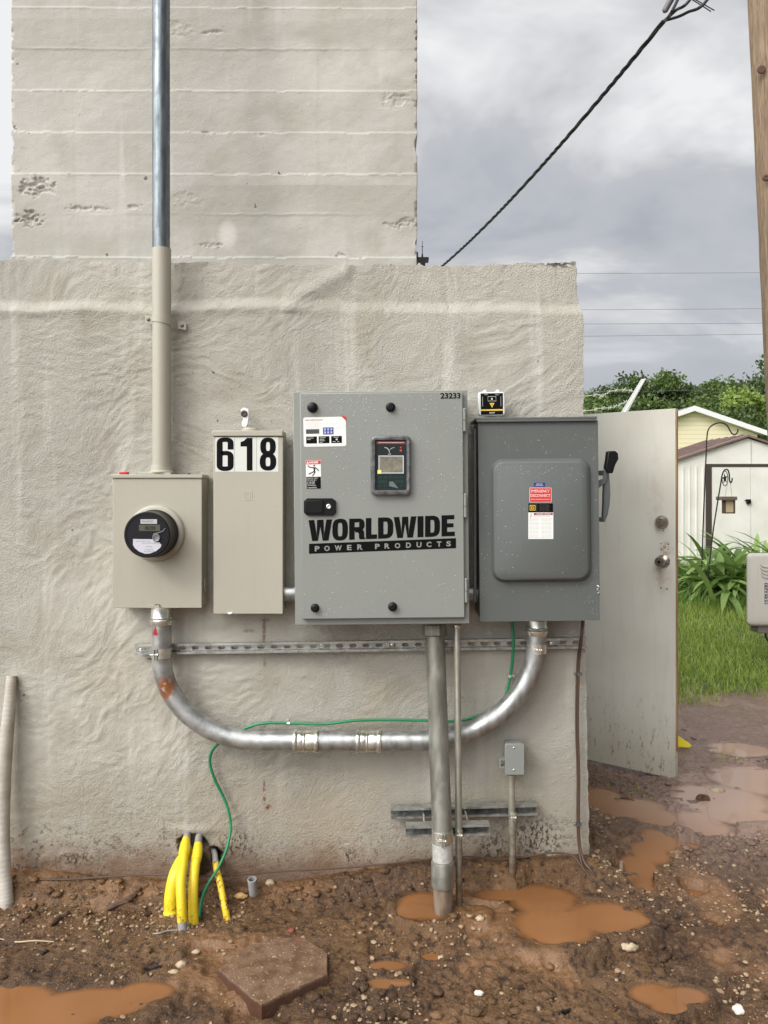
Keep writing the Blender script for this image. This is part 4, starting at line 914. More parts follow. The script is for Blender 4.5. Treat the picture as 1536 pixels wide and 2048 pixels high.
for i in range(5): prect(mb, 757+i*10.6, 969, 763+i*10.6, 974, K)
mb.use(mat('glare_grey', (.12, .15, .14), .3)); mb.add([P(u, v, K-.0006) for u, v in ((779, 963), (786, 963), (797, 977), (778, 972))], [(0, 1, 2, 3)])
mb.build('keypad', None, win, t)
# raindrops
M_drop = mat('rain_drop', (.46, .47, .46), .08, spec=1.0, coat=1.0)  # pale grey stands in for the sky that clear drops reflect
def drops(rects, Yf, n, seed, parent, root, pf=P, avoid=(), rmax=.0018):
    rs = np.random.RandomState(seed); vs = []; fs = []; m = 0; prof = ((1.0, 0), (.92, .35), (.6, .7)); NS = 7
    while m < n:
        u0, v0, u1, v1 = rects[rs.randint(len(rects))]; u = rs.uniform(u0, u1); v = rs.uniform(v0, v1)
        if any(a <= u <= c_ and b_ <= v <= d_ for a, b_, c_, d_ in avoid): continue
        if vn(np.array([u/26.]), np.array([v/30.]), seed)[0] < .38 and rs.rand() < .7: continue
        r = .00045+(rmax-.00045)*rs.rand()**4.2; c_ = pf(u, v, Yf); st_ = rs.uniform(1, 1.6); o_ = len(vs)
        for rr_, h_ in prof:
            for j in range(NS): a = 6.2832*j/NS; vs.append((c_.x+r*rr_*math.cos(a), c_.y-r*h_*.8, c_.z+r*rr_*math.sin(a)*st_))
        vs.append((c_.x, c_.y-r*.72, c_.z))
        for q_ in range(2):
            for j in range(NS): fs.append((o_+q_*NS+j, o_+q_*NS+(j+1) % NS, o_+(q_+1)*NS+(j+1) % NS, o_+(q_+1)*NS+j))
        for j in range(NS): fs.append((o_+2*NS+j, o_+2*NS+(j+1) % NS, o_+3*NS))
        m += 1
    mb = MB(); mb.add(vs, fs); o = mb.build('raindrops', M_drop, parent, root); o['kind'] = 'stuff'; return o
av = ((738, 868, 823, 993), (604, 994, 674, 1033), (604, 830, 695, 896), (610, 918, 645, 980), (614, 1026, 916, 1110), (615, 803, 636, 826), (770, 804, 792, 826))
drops([(604, 788, 926, 1000), (604, 788, 926, 1000), (604, 788, 926, 870), (604, 1040, 926, 1232)], CD-.0002, 1500, 11, dr, t, avoid=av)

# nipples between boxes
def nipple(u0, u1, v, Yc, r, label, name='conduit_nipple'):
    mb = MB(); a = P(u0, v, Yc); b = P(u1, v, Yc); a.z = b.z; ln = b.x-a.x
    mb.lathe(a, (1, 0, 0), [(0, r*1.3), (.006, r*1.3), (.008, r), (ln-.012, r), (ln-.010, r*1.28), (ln, r*1.28)], 26); o = mb.build(name, M_galv); tag(o, label, 'conduit nipple')
nipple(563, 596, 1187, 2.94, .029, 'short grey conduit nipple between the 618 box and the large cabinet')
nipple(932, 968, 1187, 2.93, .027, 'short grey conduit nipple between the large cabinet and the dark disconnect switch')

# ================================================================== DISCONNECT
FD = rotmap(1078, 1040, .6)
DF_ = 2.802
t = thing('disconnect_switch', P(1078, 1243, 2.9), 'dark grey disconnect switch box with red EMERGENCY DISCONNECT label and side lever', 'switch box')
mb = MB(); fbox(mb, 961, 842, 1192, 1238, DF_+.004, 3.004, FD); mb.build('cabinet', M_dgrey, t, t, bevel=.0025)
# cover with raised panel
def ring(u0, v0, u1, v1, r, Y): return rr(u0, v0, u1, v1, r, Y, FD)
mb = MB(); o0 = ring(958, 842, 1198, 1242, .8, DF_+.0035); o1 = ring(958, 842, 1198, 1242, .8, DF_)
sc_ = lambda v: v
P1 = ring(982, 917, 1182, 1164, 25, DF_); P2 = ring(983, 918, 1181, 1163, 25, DF_-.004); P3 = ring(988, 923, 1176, 1159, 21, DF_-.024); P4 = ring(992, 927, 1172.5, 1155, 17, DF_-.027)
n_ = len(o1)
mb.loft([o0, o1, P1, P2, P3, P4], True, True); cov = mb.build('cover', M_dgrey, t, t, smooth_angle=42)
mb = MB(); fbox(mb, 954.5, 834, 1196.5, 838.5, DF_-.012, 2.992, FD); fbox(mb, 955, 838.5, 1196, 843, DF_-.012, DF_-.009, FD); mb.build('hood', M_dgrey, t, t, bevel=.0015)
mb = MB(); q = FD(952, 856, 2.84); mb.tube([q, q+Vector((0, 0, -.64))], .006, 12); mb.build('side_hinge', M_dgrey, t, t)
LP = DF_-.0275
mb = MB().use(M_blue); prect(mb, 1068, 965.5, 1090, 973.5, LP, thick=.0004); mb.use(M_textlight); puttext(mb, 'SERVICE', (1073, 967, 1085, 969.2), LP-.0003, bold=.02); puttext(mb, 'DISCONNECT', (1071, 970, 1087, 972.2), LP-.0003, bold=.02); mb.build('blue_label', None, cov, t)
mb = MB().use(mat('pink_border', (.75, .50, .48), .5)); prect(mb, 1059, 975.3, 1103, 1004.6, LP, thick=.0004, radius=1.5); mb.use(M_red); prect(mb, 1060, 976.4, 1102, 1003.6, LP-.0003)
mb.use(mat('pink_print', (.80, .60, .58), .5)); puttext(mb, 'EMERGENCY', (1061.8, 979.3, 1099.5, 984.9), LP-.0006, bold=.012); puttext(mb, 'DISCONNECT', (1061, 988.2, 1100.4, 993.8), LP-.0006, bold=.012); puttext(mb, 'SERVICE EQUIPMENT DISCONNECT', (1062, 997.8, 1100, 999.6), LP-.0006, bold=.03)
mb.build('emergency_disconnect_label', None, cov, t)
mb = MB().use(M_print); prect(mb, 1057, 1006.8, 1106, 1024.6, LP, thick=.0004); mb.use(M_yellowp)
for a in ((1059.5, 1010, 1070.8, 1011.2), (1059.5, 1019.8, 1070.8, 1021), (1059.5, 1011.2, 1060.7, 1019.8), (1069.6, 1011.2, 1070.8, 1019.8)): prect(mb, *a, LP-.0003)
puttext(mb, 'D', (1062.6, 1012.6, 1068, 1018.6), LP-.0003, bold=.03); mb.use(mat('dim_print', (.12, .12, .11), .6)); prect(mb, 1073.3, 1007.5, 1073.8, 1024, LP-.0003)
for i in range(6): puttext(mb, 'HEAVY DUTY SAFETY', (1080-(i % 2)*2, 1009+i*2.4, 1098+(i % 3), 1010.3+i*2.4), LP-.0003)
mb.build('maker_label', None, cov, t)
mb = MB().use(M_white); prect(mb, 1056.6, 1025, 1106.6, 1078, LP, thick=.0004); mb.use(M_dred); prect(mb, 1067.5, 1026, 1105.5, 1030, LP-.0003); mb.use(M_white); puttext(mb, 'DANGER / PELIGRO', (1073, 1026.9, 1102, 1029), LP-.0006, bold=.03)
mb.use(M_red); puttext(mb, 'HAZARD OF ELECTRIC SHOCK', (1067, 1031.2, 1099, 1032.8), LP-.0003); ribbon(mb, [(1063.5, 1027), (1061, 1031), (1063, 1031.5), (1060.5, 1035)], 1.2, 1.2, LP-.0003)
mb.use(M_textlight)
mb.use(mat('faint_print', (.40, .40, .39), .6))
for c0, c1 in ((1059, 1078.5), (1083, 1104)):
    for i in range(19):
        if i % 4 == 3: continue
        puttext(mb, 'nilmen ural minel'[i % 3:], (c0, 1036+i*2.1, c1-(i*7 % 5), 1037.3+i*2.1), LP-.0003)
mb.build('warning_label', None, cov, t)
mb = MB().use(M_dgrey); e_ = DF_-.0016
def emb(body, rect): puttext(mb, body, rect, e_, FD, bold=.0)
mlight = painted('dark_grey_enamel_lit', (.165, .185, .175), .3); mb.use(mlight)  # lighter enamel copy paints the light caught by the embossed marks
emb('ON', (1171, 876, 1188, 883)); ribbon(mb, [(1179.5, 887), (1179.5, 893)], 1.2, 1.2, e_, FD); mb.build('on_marking', None, cov, t); mb = MB().use(mlight); emb('OFF', (1166, 1202, 1188, 1209.6)); ribbon(mb, oval(1177, 1195.6, 3, 3, 0, 360, 14), 1, 1, e_, FD, closed=True)
mb.build('off_marking', None, cov, t)
mb = MB(); mb.tube(catmull([P(1194, 1171, 2.80), P(1198, 1174, 2.797), P(1194.5, 1179, 2.797), P(1198.5, 1183, 2.797), P(1195.5, 1187, 2.80)], 4), .0022, 8); mb.build('cover_latch', M_zinc, t, t)
# handle
HY = 2.86
M_hand = painted('handle_cast_metal', (.105, .115, .115), .35)
h_ = None
def hp(u, v): return P(u, v, HY)
M_brk = mat('bracket_dark', (.05, .052, .045), .4)
mb = MB(); mb.box((P(1190, 0, HY).x, HY-.012, P(0, 951, HY).z), (P(1213, 0, HY).x, HY+.012, P(0, 941, HY).z)); mb.build('handle_bracket', M_brk, t, t, bevel=.002)
mb = MB(); mb.box((P(1190, 0, HY).x, HY-.012, P(0, 1043.5, HY).z), (P(1209, 0, HY).x, HY+.012, P(0, 1034, HY).z)); br = mb.build('handle_bracket', mat('bracket_dark', (.05, .052, .045), .4), t, t, bevel=.002)
mb = MB(); out_ = [(1215, 938), (1218.5, 950), (1220.5, 970), (1221, 990), (1219.5, 1010), (1216, 1030), (1209.5, 1044), (1206, 1044), (1206.5, 1030), (1207.5, 1000), (1208.5, 972), (1209, 965), (1212, 950)]
mb.prism([P(u, v, HY-.014) for u, v in out_], (0, .026, 0)); mb.build('handle_guard', M_hand, t, t, bevel=.003)
mb = MB(); mb.prism([P(u, v, HY-.020) for u, v in ((1194, 962), (1206, 957), (1208, 940), (1213, 930), (1219, 930), (1216, 950), (1211, 968), (1206, 970), (1194, 979))], (0, .008, 0)); lv = mb.build('lever', M_hand, t, t, bevel=.002)
mb = MB(); mb.prism([P(u, v, HY-.034) for u, v in ((1216, 902), (1231, 901.5), (1236.5, 906), (1237.5, 918), (1231, 930), (1227.5, 942), (1226, 946.5), (1215, 946), (1211, 936), (1214, 920))], (0, .032, 0)); mb.build('lever_grip', M_black, lv, t, bevel=.004)
drops([(962, 860, 1192, 912), (962, 860, 1192, 905), (962, 920, 978, 1230), (1184, 900, 1196, 1230), (990, 1170, 1190, 1195)], DF_-.0002, 300, 21, cov, t, rmax=.0013)
drops([(994, 930, 1170, 975), (1110, 930, 1170, 1150), (994, 930, 1170, 950), (994, 1000, 1050, 1150)], DF_-.0272, 260, 22, cov, t, rmax=.0015, avoid=((1054, 960, 1110, 1080),))

# surge protector
t = thing('surge_protector', P(982, 832, 2.9), 'small white and black surge protector sitting on top of the dark disconnect switch', 'surge protector')
mb = MB(); a = P(955.5, 832, 2.872); b = P(1009.5, 783.5, 2.872)
pf_ = rotmap(982, 808, .8); o1 = rr(956, 784, 1009.5, 832, 5, 2.955, pf_); o2 = rr(956, 784, 1009.5, 832, 5, 2.880, pf_); o3 = rr(958, 785.5, 1008.5, 830.5, 5, 2.872, pf_); mb.loft([o1, o2, o3]); mb.build('case', M_whiteplastic, t, t, smooth_angle=40)
for u in (968, 994): mb = MB(); fbox(mb, u, 779.5, u+5, 786, 2.90, 2.94, pf_); mb.build('mounting_tab', M_whiteplastic, t, t, bevel=.001)
Yp = 2.8712; mb = MB().use(M_print); prect(mb, 961.5, 786.5, 1006, 829.5, Yp, pf_, thick=.0006); mb.use(M_yellowp); prect(mb, 961.7, 818.5, 1005.8, 821.5, Yp-.0004, pf_); mb.add([pf_(u, v, Yp-.0004) for u, v in ((979, 806), (989, 806), (984, 815.5))], [(0, 1, 2)])
mb.use(M_print); mb.add([pf_(u, v, Yp-.0007) for u, v in ((983.2, 808), (985.2, 808), (984.2, 812.5))], [(0, 1, 2)])
mb.use(M_textlight); ribbon(mb, [(976, 793), (992, 793), (992, 802), (976, 802)], .8, .8, Yp-.0004, pf_, closed=True); prect(mb, 982.2, 796, 985.6, 799.5, Yp-.0007, pf_, radius=1); puttext(mb, '0.537', (978.5, 824, 990, 827), Yp-.0004, pf_, bold=.04)
prect(mb, 965, 793, 965.6, 813, Yp-.0004, pf_); prect(mb, 1001.5, 793, 1002.1, 813, Yp-.0004, pf_); puttext(mb, 'POWER', (969, 788, 976, 789.8), Yp-.0004, pf_); puttext(mb, 'FAULT', (991, 788, 999, 790.5), Yp-.0004, pf_); mb.build('face_label', None, t, t)

# ================================================================== STRUTS
M_strut_in = galvan('strut_inside_shade', (.16, .165, .155), .5, (.07, .07, .065))  # darker copy of the steel; shade inside the channel is in its colour
def channel(t, u0, v0, u1, v1, Yb, Yf, hgt, slots=False, name='channel', n=None):
    """C channel, open side to the viewer; (u0,v0)-(u1,v1) is the centre line of the front lips"""
    a = P(u0, v0, Yf); b = P(u1, v1, Yf); h = hgt/2; th = .0026; lip = .0085
    d = (b-a); ln = d.length; ex = d.normalized(); ez = Vector((-ex.z, 0, ex.x))
    def q(s, z, y): p = a+ex*s+ez*z; return Vector((p.x, y, p.z))
    mb = MB().use(M_strut)
    def bar_(s0, s1, z0, z1, y0, y1): mb.loft([[q(s0, z0, y0), q(s0, z1, y0), q(s0, z1, y1), q(s0, z0, y1)], [q(s1, z0, y0), q(s1, z1, y0), q(s1, z1, y1), q(s1, z0, y1)]])
    for sg in (1, -1):
        z1_, z0_ = sg*h, sg*(h-th); bar_(0, ln, min(z0_, z1_), max(z0_, z1_), Yf, Yb)
        z2_ = sg*(h-lip); bar_(0, ln, min(z0_, z2_)+.00001, max(z0_, z2_)-.00001, Yf-.0004, Yf+th)
        # inward turned lip
        bar_(0, ln, min(z2_, z2_+sg*th), max(z2_, z2_+sg*th), Yf+th, Yf+.009)
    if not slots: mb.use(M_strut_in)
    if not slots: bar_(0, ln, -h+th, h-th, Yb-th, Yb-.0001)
    else:
        sh_ = .0072
        bar_(0, ln, sh_, h-th, Yb-th, Yb-.0001); bar_(0, ln, -h+th, -sh_, Yb-th, Yb-.0001)
        pitch = .0508; s = .012; s0 = 0
        while s+.028 < ln:
            bar_(s0, s, -sh_, sh_, Yb-th, Yb-.0001)
            for cs, dr_ in ((s, 1), (s+.028, -1)):
                for zz_ in (1, -1):
                    mb.loft([[q(cs, zz_*sh_, y), q(cs+dr_*.005, zz_*sh_, y), q(cs, zz_*(sh_-.005), y)] for y in (Yb-th, Yb-.0001)])
            s0 = s+.028; s += pitch
        bar_(s0, ln, -sh_, sh_, Yb-th, Yb-.0001)
    return mb.build(name, M_strut, t, t, smooth_angle=20), q
def strut(label, *a, **k):
    p = P((a[0]+a[2])/2, (a[1]+a[3])/2, a[4]); t = thing('strut_channel', p, label, 'strut', 'metal strut channels on the wall'); return t, channel(t, *a, **k)
t, (ch, q) = strut('long slotted metal strut channel under the boxes', 269, 1299.5, 1174, 1286.5, 2.982, 2.960, .0405, slots=True)
for u, v in ((281, 1299.5), (643, 1290), (784, 1290), (1104, 1287)):
    p = P(u, v, 2.972); mb = MB(); mb.lathe((p.x, 2.980, p.z), (0, -1, 0), [(-.001, .009), (.003, .009), (.003, .0055), (.009, .0055), (.010, .002)], 6); mb.build('bolt', M_zinc, t, t)
for u in (645, 776):
    p = P(u, 1290.5, 2.972); mb = MB(); mb.box((p.x-.006, 2.972, p.z-.010), (p.x+.006, 2.979, p.z+.010)); mb.build('clip', M_zinc, t, t, bevel=.001)
t, (ch, q) = strut('metal strut channel low on the wall, behind three conduits', 782, 1628.2, 1075, 1620.4, 2.985, 2.944, .0405)
t, (ch, q) = strut('short metal strut channel on threaded rods, nearest the viewer', 812, 1664.4, 980, 1660, 2.852, 2.812, .0405)
for (u, v) in ((846.5, 1624), (930, 1620.5)):
    a = P(u, v, 2.955); mb = MB(); mb.tube([a, Vector((a.x, 2.83, a.z))], .0048, 10); mb.build('threaded_rod', M_zinc, t, t)
def clamp(t, pc, ax, r, hgt, bolt_dir, parent=None, side=0.0):
    """two piece pipe clamp: band round the pipe plus a clamping bolt through two ears"""
    pc = Vector(pc); ax = Vector(ax).normalized(); mb = MB(); mb.lathe(pc-ax*hgt/2, ax, [(0, r), (0, r+.0018), (hgt, r+.0018), (hgt, r)], 28); o = mb.build('pipe_clamp', M_zinc, parent or t, t)
    f = pc+Vector((side, -(r+.004), 0)); mb = MB()
    for dx in (-.0045, .0045): mb.box((f.x+dx-.0012, f.y-.008, f.z-hgt*.55), (f.x+dx+.0012, f.y+.006, f.z+hgt*.55))
    g = Vector((f.x, f.y-.002, f.z)); mb.tube([g-Vector((.020 if r > .02 else .009, 0, 0)), g+Vector((.011, 0, 0))], .0026, 8); mb.lathe(g+Vector((.006, 0, 0)), (1, 0, 0), [(0, .0055), (.004, .0055)], 6); mb.build('clamp_bolt', M_zinc, o if parent is None else parent, t)
    return o

# ================================================================== BENT CONDUIT
BY = 2.921; BR = .0365
t = thing('bent_conduit', P(700, 1500, BY), 'thick U-shaped galvanised conduit from the meter box to the dark disconnect switch', 'conduit')
def arc(cu, cv, rx, ry, a0, a1, n=24): return [P(cu+rx*math.cos(R(a0+(a1-a0)*i/n)), cv+ry*math.sin(R(a0+(a1-a0)*i/n)), BY) for i in range(n+1)]
path = [P(323.5, 1212, BY), P(323.5, 1300, BY)]+arc(519.5, 1315, 196, 166.5, 180, 90)+[P(610, 1482, BY)]
mb = MB(); mb.tube(path, BR, 32); mb.build('left_bend', M_bendsteel, t, t)
mb = MB(); mb.tube([P(610, 1482, BY), P(740, 1481.5, BY)], BR-.0005, 32); mb.build('straight_pipe', M_galv, t, t)
path = [P(740, 1481.5, BY), P(835, 1481, BY)]+arc(843, 1281, 230, 200, 90, 0)+[P(1073.5, 1240, BY)]
mb = MB(); mb.tube(path, BR, 32); mb.build('right_bend', M_galv, t, t)
for u0, u1 in ((588, 637), (713, 762)):
    a = P(u0, 1482, BY); ln = (u1-u0)*BY/F; r = .0385
    mb = MB(); mb.lathe(a, (1, 0, 0), [(0, r), (0, r+.0055), (.006, r+.007), (.012, r+.0055), (.016, r+.002), (.030, r+.0025), (.036, r+.0010), (.040, r+.003), (.046, r+.0010), (.052, r+.0025), (ln-.016, r+.002), (ln-.012, r+.0055), (ln-.006, r+.007), (ln, r+.0055), (ln, r)], 16)
    mb.build('coupling', M_zinc, t, t, smooth_angle=30)
for u, v0, v1, rv in ((323.5, 1214, 1249, 1240), (1073.5, 1240, 1270, 1261)):
    a = P(u, v1, BY); hh = (v1-v0)*BY/F; rz_ = (v1-rv)*BY/F
    mb = MB(); mb.lathe(a, (0, 0, 1), [(0, .0375), (0, .040), (rz_-.010, .0415), (rz_-.004, .0435), (rz_+.002, .0435), (rz_+.006, .040), (rz_+.012, .0425), (rz_+.016, .0405), (hh, .0400)], 18); mb.build('connector', M_zinc, t, t, smooth_angle=30)
clamp(t, P(323.5, 1305, BY), (0, 0, 1), BR, .036, 0, side=-.012); clamp(t, P(1073.5, 1296, BY), (0, 0, 1), BR, .034, 0)
mb = MB(); r_ = BR+.0006
tri = [(-.026, 1267), (-.004, 1267), (-.0145, 1248)]
def cy(dx, v): x = dx; return Vector((P(323.5, 0, BY).x+x, BY-math.sqrt(r_*r_-x*x), P(0, v, BY).z))
A_, B_, C_ = (cy(*q_) for q_ in tri); m1, m2, m3 = cy(-.015, 1267), cy(-.0092, 1257.5), cy(-.0202, 1257.5)
mb.add([A_, m1, B_, m2, C_, m3], [(0, 1, 5), (1, 2, 3), (1, 3, 5), (5, 3, 4)]); mb.build('red_tape', mat('red_tape', (.35, .01, .02), .4), t, t)

# ================================================================== THICK VERTICAL CONDUIT
t = thing('thick_vertical_conduit', (.2087, 2.735, -.04), 'thick weathered steel conduit running from under the large cabinet into a puddle', 'conduit')
def pt_(u, v, Y): return P(u, v, Y)
A = P(869, 1250, 2.868); Bp = P(884.5, 1672, 2.772); Cp = P(885.5, 1722, 2.768); Dp = P(886.5, 1850, 2.755)
mb = MB(); mb.tube([A, A.lerp(Bp, .5), Bp, Cp], .0362, 32); mb.build('pipe', M_conduit, t, t)
mb = MB(); axd = (Dp-Cp).normalized(); mb.lathe(Cp, axd, [(-.002, .037), (0, .0405), (.004, .0418), (.080, .0418), (.088, .0400), (.089, .035)], 32); mb.build('coupling', M_conduit, t, t)
k = NB('rust_brown_pipe', .65); c_ = k.mix(k.mr(k.noise(24, 5, stretch=(1, 1, .3)), .35, .65), (.20, .15, .11), (.10, .06, .035)); M_rust = k.done(c_, k.bump(k.noise(60, 4), .001))
mb = MB(); mb.tube([Cp+axd*.08, Dp+axd*.06], [.0355, .034], 28); mb.build('buried_pipe', M_rust, t, t)
mb = MB(); axu = (A-Bp).normalized(); mb.lathe(A-axu*.040, axu, [(0, .037), (0, .044), (.004, .0465), (.034, .0465), (.038, .0455), (.040, .0455)], 10); mb.build('bushing', M_conduit, t, t, smooth_angle=25)
mb = MB(); mb.tube([Bp+axd*.022, Cp-axd*.004], .0366, 32); mb.build('clean_band', mat('clean_zinc_band', (.55, .55, .52), .5, metal=.3, var=(.42, .41, .37), vscale=60), t, t)
clamp(t, Bp, axd, .0365, .040, 0)
# thin vertical conduit
t = thing('thin_vertical_conduit', P(917, 1790, 2.79), 'thin steel conduit beside the thick one under the large cabinet', 'conduit')
A = P(914, 1250, 2.868); Bp = P(918.5, 1790, 2.788)
mb = MB(); mb.tube([A, Bp+Vector((0, 0, -.05))], .0128, 20); mb.build('pipe', M_thin, t, t)
mb = MB(); mb.lathe(A+Vector((0, 0, -.012)), (0, 0, 1), [(0, .0135), (0, .0155), (.004, .0165), (.012, .0165)], 16); mb.build('connector', M_zinc, t, t)
q = A.lerp(Bp, (1669-1250)/540); clamp(t, q, (0, 0, 1), .013, .024, 0)

# junction box with its conduit
t = thing('junction_box', P(1029, 1549, 2.95), 'small grey weatherproof junction box with a blank cover', 'junction box')
mb = MB(); a = P(1012, 1549, 2.93); b = P(1046, 1487.5, 2.93); mb.box((a.x, 2.914, a.z), (b.x, 2.982, b.z)); mb.build('box_body', M_jb, t, t, bevel=.003)
mb = MB(); a = P(1009.5, 1549.5, 2.91); b = P(1048.5, 1487, 2.91); mb.box((a.x, 2.906, a.z), (b.x, 2.9135, b.z)); cv = mb.build('cover', M_jb, t, t, bevel=.002)
for v in (1496, 1540): mb = MB(); dome(mb, P(1028, v, 2.906), (0, -1, 0), .0042, .002); mb.build('screw', M_zinc, cv, t)
mb = MB(); a = P(997, 1533, 2.95); b = P(1009, 1514, 2.95)
for z0, z1 in ((a.z, a.z+.006), (b.z-.006, b.z)): mb.box((a.x, 2.93, z0), (b.x, 2.96, z1))
mb.box((a.x, 2.93, a.z+.006), (a.x+.006, 2.96, b.z-.006)); mb.build('mounting_lug', M_jb, t, t)
t = thing('short_conduit', P(1025, 1765, 2.93), 'short rusty steel conduit below the junction box', 'conduit')
A = P(1023, 1549, 2.930); Bp = P(1025.5, 1770, 2.925)
mb = MB(); mb.tube([A, Bp+Vector((0, 0, -.05))], .0135, 20); mb.build('pipe', M_thin, t, t)
mb = MB(); mb.lathe(A+Vector((0, 0, -.016)), (0, 0, 1), [(0, .0140), (0, .0155), (.010, .0165), (.012, .019), (.016, .019)], 18); mb.build('connector', M_thin, t, t)
clamp(t, P(1025, 1631, 2.928), (0, 0, 1), .0138, .024, 0)

# ================================================================== WIRES ON THE WALL
t = thing('green_ground_wire', P(420, 1830, 2.85), 'green insulated grounding wire looping across the wall and down to the mud', 'wire')
GP = [(1024, 1243, 2.965), (1027, 1290, 2.955), (1021, 1350, 2.975), (1008, 1400, 2.975), (985, 1420, 2.975), (940, 1437, 2.975), (900, 1443, 2.975), (850, 1441, 2.975), (800, 1440, 2.975), (740, 1440, 2.975), (700, 1442, 2.975), (650, 1448, 2.975), (600, 1447, 2.975), (540, 1446, 2.975), (510, 1450, 2.975), (478, 1462, 2.972), (450, 1476, 2.97), (433, 1490, 2.97), (422, 1507, 2.975), (420, 1528, 2.975), (430, 1560, 2.975), (446, 1592, 2.975), (457, 1622, 2.97), (461, 1655, 2.96), (454, 1695, 2.93), (437, 1735, 2.90), (415, 1770, 2.87), (404, 1800, 2.85), (399, 1840, 2.83)]
mb = MB(); mb.tube(catmull([P(*g) for g in GP], 5), .0056, 10); mb.build('wire', M_green, t, t)
for (u, v, vert) in ((577, 1447, 0), (1020, 1352, 1)):
    mb = MB(); p = P(u, v, 2.975); ax_ = (1, 0, 0) if not vert else (0, 0, 1); mb.lathe(p-Vector(ax_)*.005, ax_, [(0, .0058), (0, .008), (.010, .008), (.010, .0058)], 14)
    off = Vector((0, 0, .014)) if not vert else Vector((.014, 0, 0)); dome(mb, p+off+Vector((0, .006, 0)), (0, -1, 0), .0062, .010); mb.build('wire_clip', M_zinc, t, t)
def wire(name, label, pts, r, m=M_brown, clips=(), grp=None):
    t = thing(name, P(*pts[-1]), label, 'cable', grp); mb = MB(); mb.tube(catmull([P(*g) for g in pts], 5), r, 8); mb.build('wire', m, t, t)
    for (u, v, Y) in clips: mb = MB(); p = P(u, v, Y); mb.box((p.x-.008, Y-.006, p.z-.006), (p.x+.010, Y+.004, p.z+.006)); dome(mb, p+Vector((-.014, 0, 0)), (0, -1, 0), .006, .007); mb.build('wire_clip', M_galv_dark, t, t)
    return t
wire('brown_cable', 'brown cable down the wall corner, with two clips', [(1167, 1240, 2.955), (1164, 1275, 2.945), (1160, 1310, 2.97), (1157.5, 1350, 2.972), (1156, 1450, 2.972), (1158.5, 1550, 2.972), (1158, 1640, 2.972), (1160, 1690, 2.97), (1168, 1722, 2.95), (1180, 1738, 2.93), (1190, 1752, 2.92)], .0042, clips=((1158, 1348, 2.972), (1157, 1648, 2.972)))
wire('brown_cable', 'second brown cable just left of the clipped one at the wall corner', [(1164, 1240, 2.957), (1161, 1275, 2.947), (1156, 1310, 2.972), (1153.5, 1350, 2.974), (1152, 1450, 2.974), (1155, 1550, 2.974), (1154.5, 1640, 2.974), (1157, 1690, 2.972), (1163, 1725, 2.95), (1172, 1745, 2.93)], .0036)
wire('base_cable', 'thin brown cable running along the foot of the wall from the left', [(55, 1759, 2.955), (150, 1758, 2.955), (250, 1751, 2.96), (335, 1749, 2.95), (400, 1752, 2.90), (470, 1750, 2.95), (560, 1743, 2.965), (700, 1735, 2.965), (780, 1727, 2.965), (850, 1719, 2.965), (930, 1713, 2.965), (1000, 1719, 2.965), (1050, 1714, 2.965), (1100, 1706, 2.965), (1140, 1709, 2.96), (1160, 1728, 2.94), (1185, 1762, 2.91)], .0032)

# ================================================================== YELLOW PIPES
def ypipe(label, pts, rs, col=M_yellow, grey_top=2, grey_bot=1, coupler=None):
    t = thing('yellow_pipe', P(*pts[-1]), label, 'pipe', 'yellow pipes coming out of the wall'); c = catmull([P(*g) for g in pts], 6); n = len(c)
    rr_ = np.interp(np.linspace(0, 1, n), np.linspace(0, 1, len(rs)), rs).tolist(); g0, g1 = grey_top, n-grey_bot
    mb = MB(); mb.tube(c[g0:g1], rr_[g0:g1], 22); mb.build('pipe', col, t, t)
    mb = MB(); mb.tube(c[:g0+1], [r*.93 for r in rr_[:g0+1]], 22); mb.build('bare_end', M_pvc, t, t)
    if grey_bot > 1: mb = MB(); mb.tube(c[g1-1:], [r*.96 for r in rr_[g1-1:]], 22); mb.build('bare_end', M_pvc, t, t)
    if coupler:
        i, j = coupler; mb = MB(); mb.tube(c[i:j], [rr_[i]+.0006]+[r+.0022 for r in rr_[i+1:j-1]]+[rr_[j-1]+.0016], 22); mb.build('coupler', col, t, t)
    return t
ypipe('wide yellow pipe elbow with a rim, leftmost and behind the other yellow pipes', [(380, 1700, 2.99), (364, 1722, 2.92), (351, 1752, 2.87), (344, 1790, 2.85), (343, 1816, 2.845), (343, 1829, 2.842), (343, 1858, 2.838)], [.020, .024, .0265, .0275, .0275, .0275, .026], grey_top=1, grey_bot=8, coupler=(26, 31))
ypipe('yellow pipe in front, curving from the wall hole down to a grey foot', [(379, 1662, 3.05), (374, 1672, 2.985), (369, 1700, 2.90), (364.5, 1735, 2.83), (361.5, 1765, 2.785), (363, 1806, 2.755), (365, 1849, 2.74), (367, 1880, 2.735)], [.0145, .0150, .0180, .0185, .0185, .0180, .0178, .0175], grey_top=8, grey_bot=7, coupler=(9, 15))
ypipe('yellow pipe just right of the front one, curving from the wall hole into the mud', [(402, 1665, 3.05), (397.5, 1676, 2.985), (394.5, 1706, 2.91), (389.5, 1736, 2.86), (387, 1765, 2.825), (386, 1806, 2.80), (388, 1850, 2.785), (390, 1892, 2.778)], [.0145, .0150, .0175, .0180, .0180, .0178, .0175, .0175], grey_top=9, grey_bot=3, coupler=(10, 16))
ypipe('thin chipped yellow pipe, rightmost, behind the green wire', [(427, 1698, 3.03), (430, 1712, 2.965), (433, 1738, 2.93), (440, 1765, 2.89), (446, 1796, 2.86), (452, 1826, 2.835), (457, 1852, 2.822)], [.0110, .0120, .0122, .0122, .0122, .0118], M_yellow2, grey_top=9, grey_bot=1)
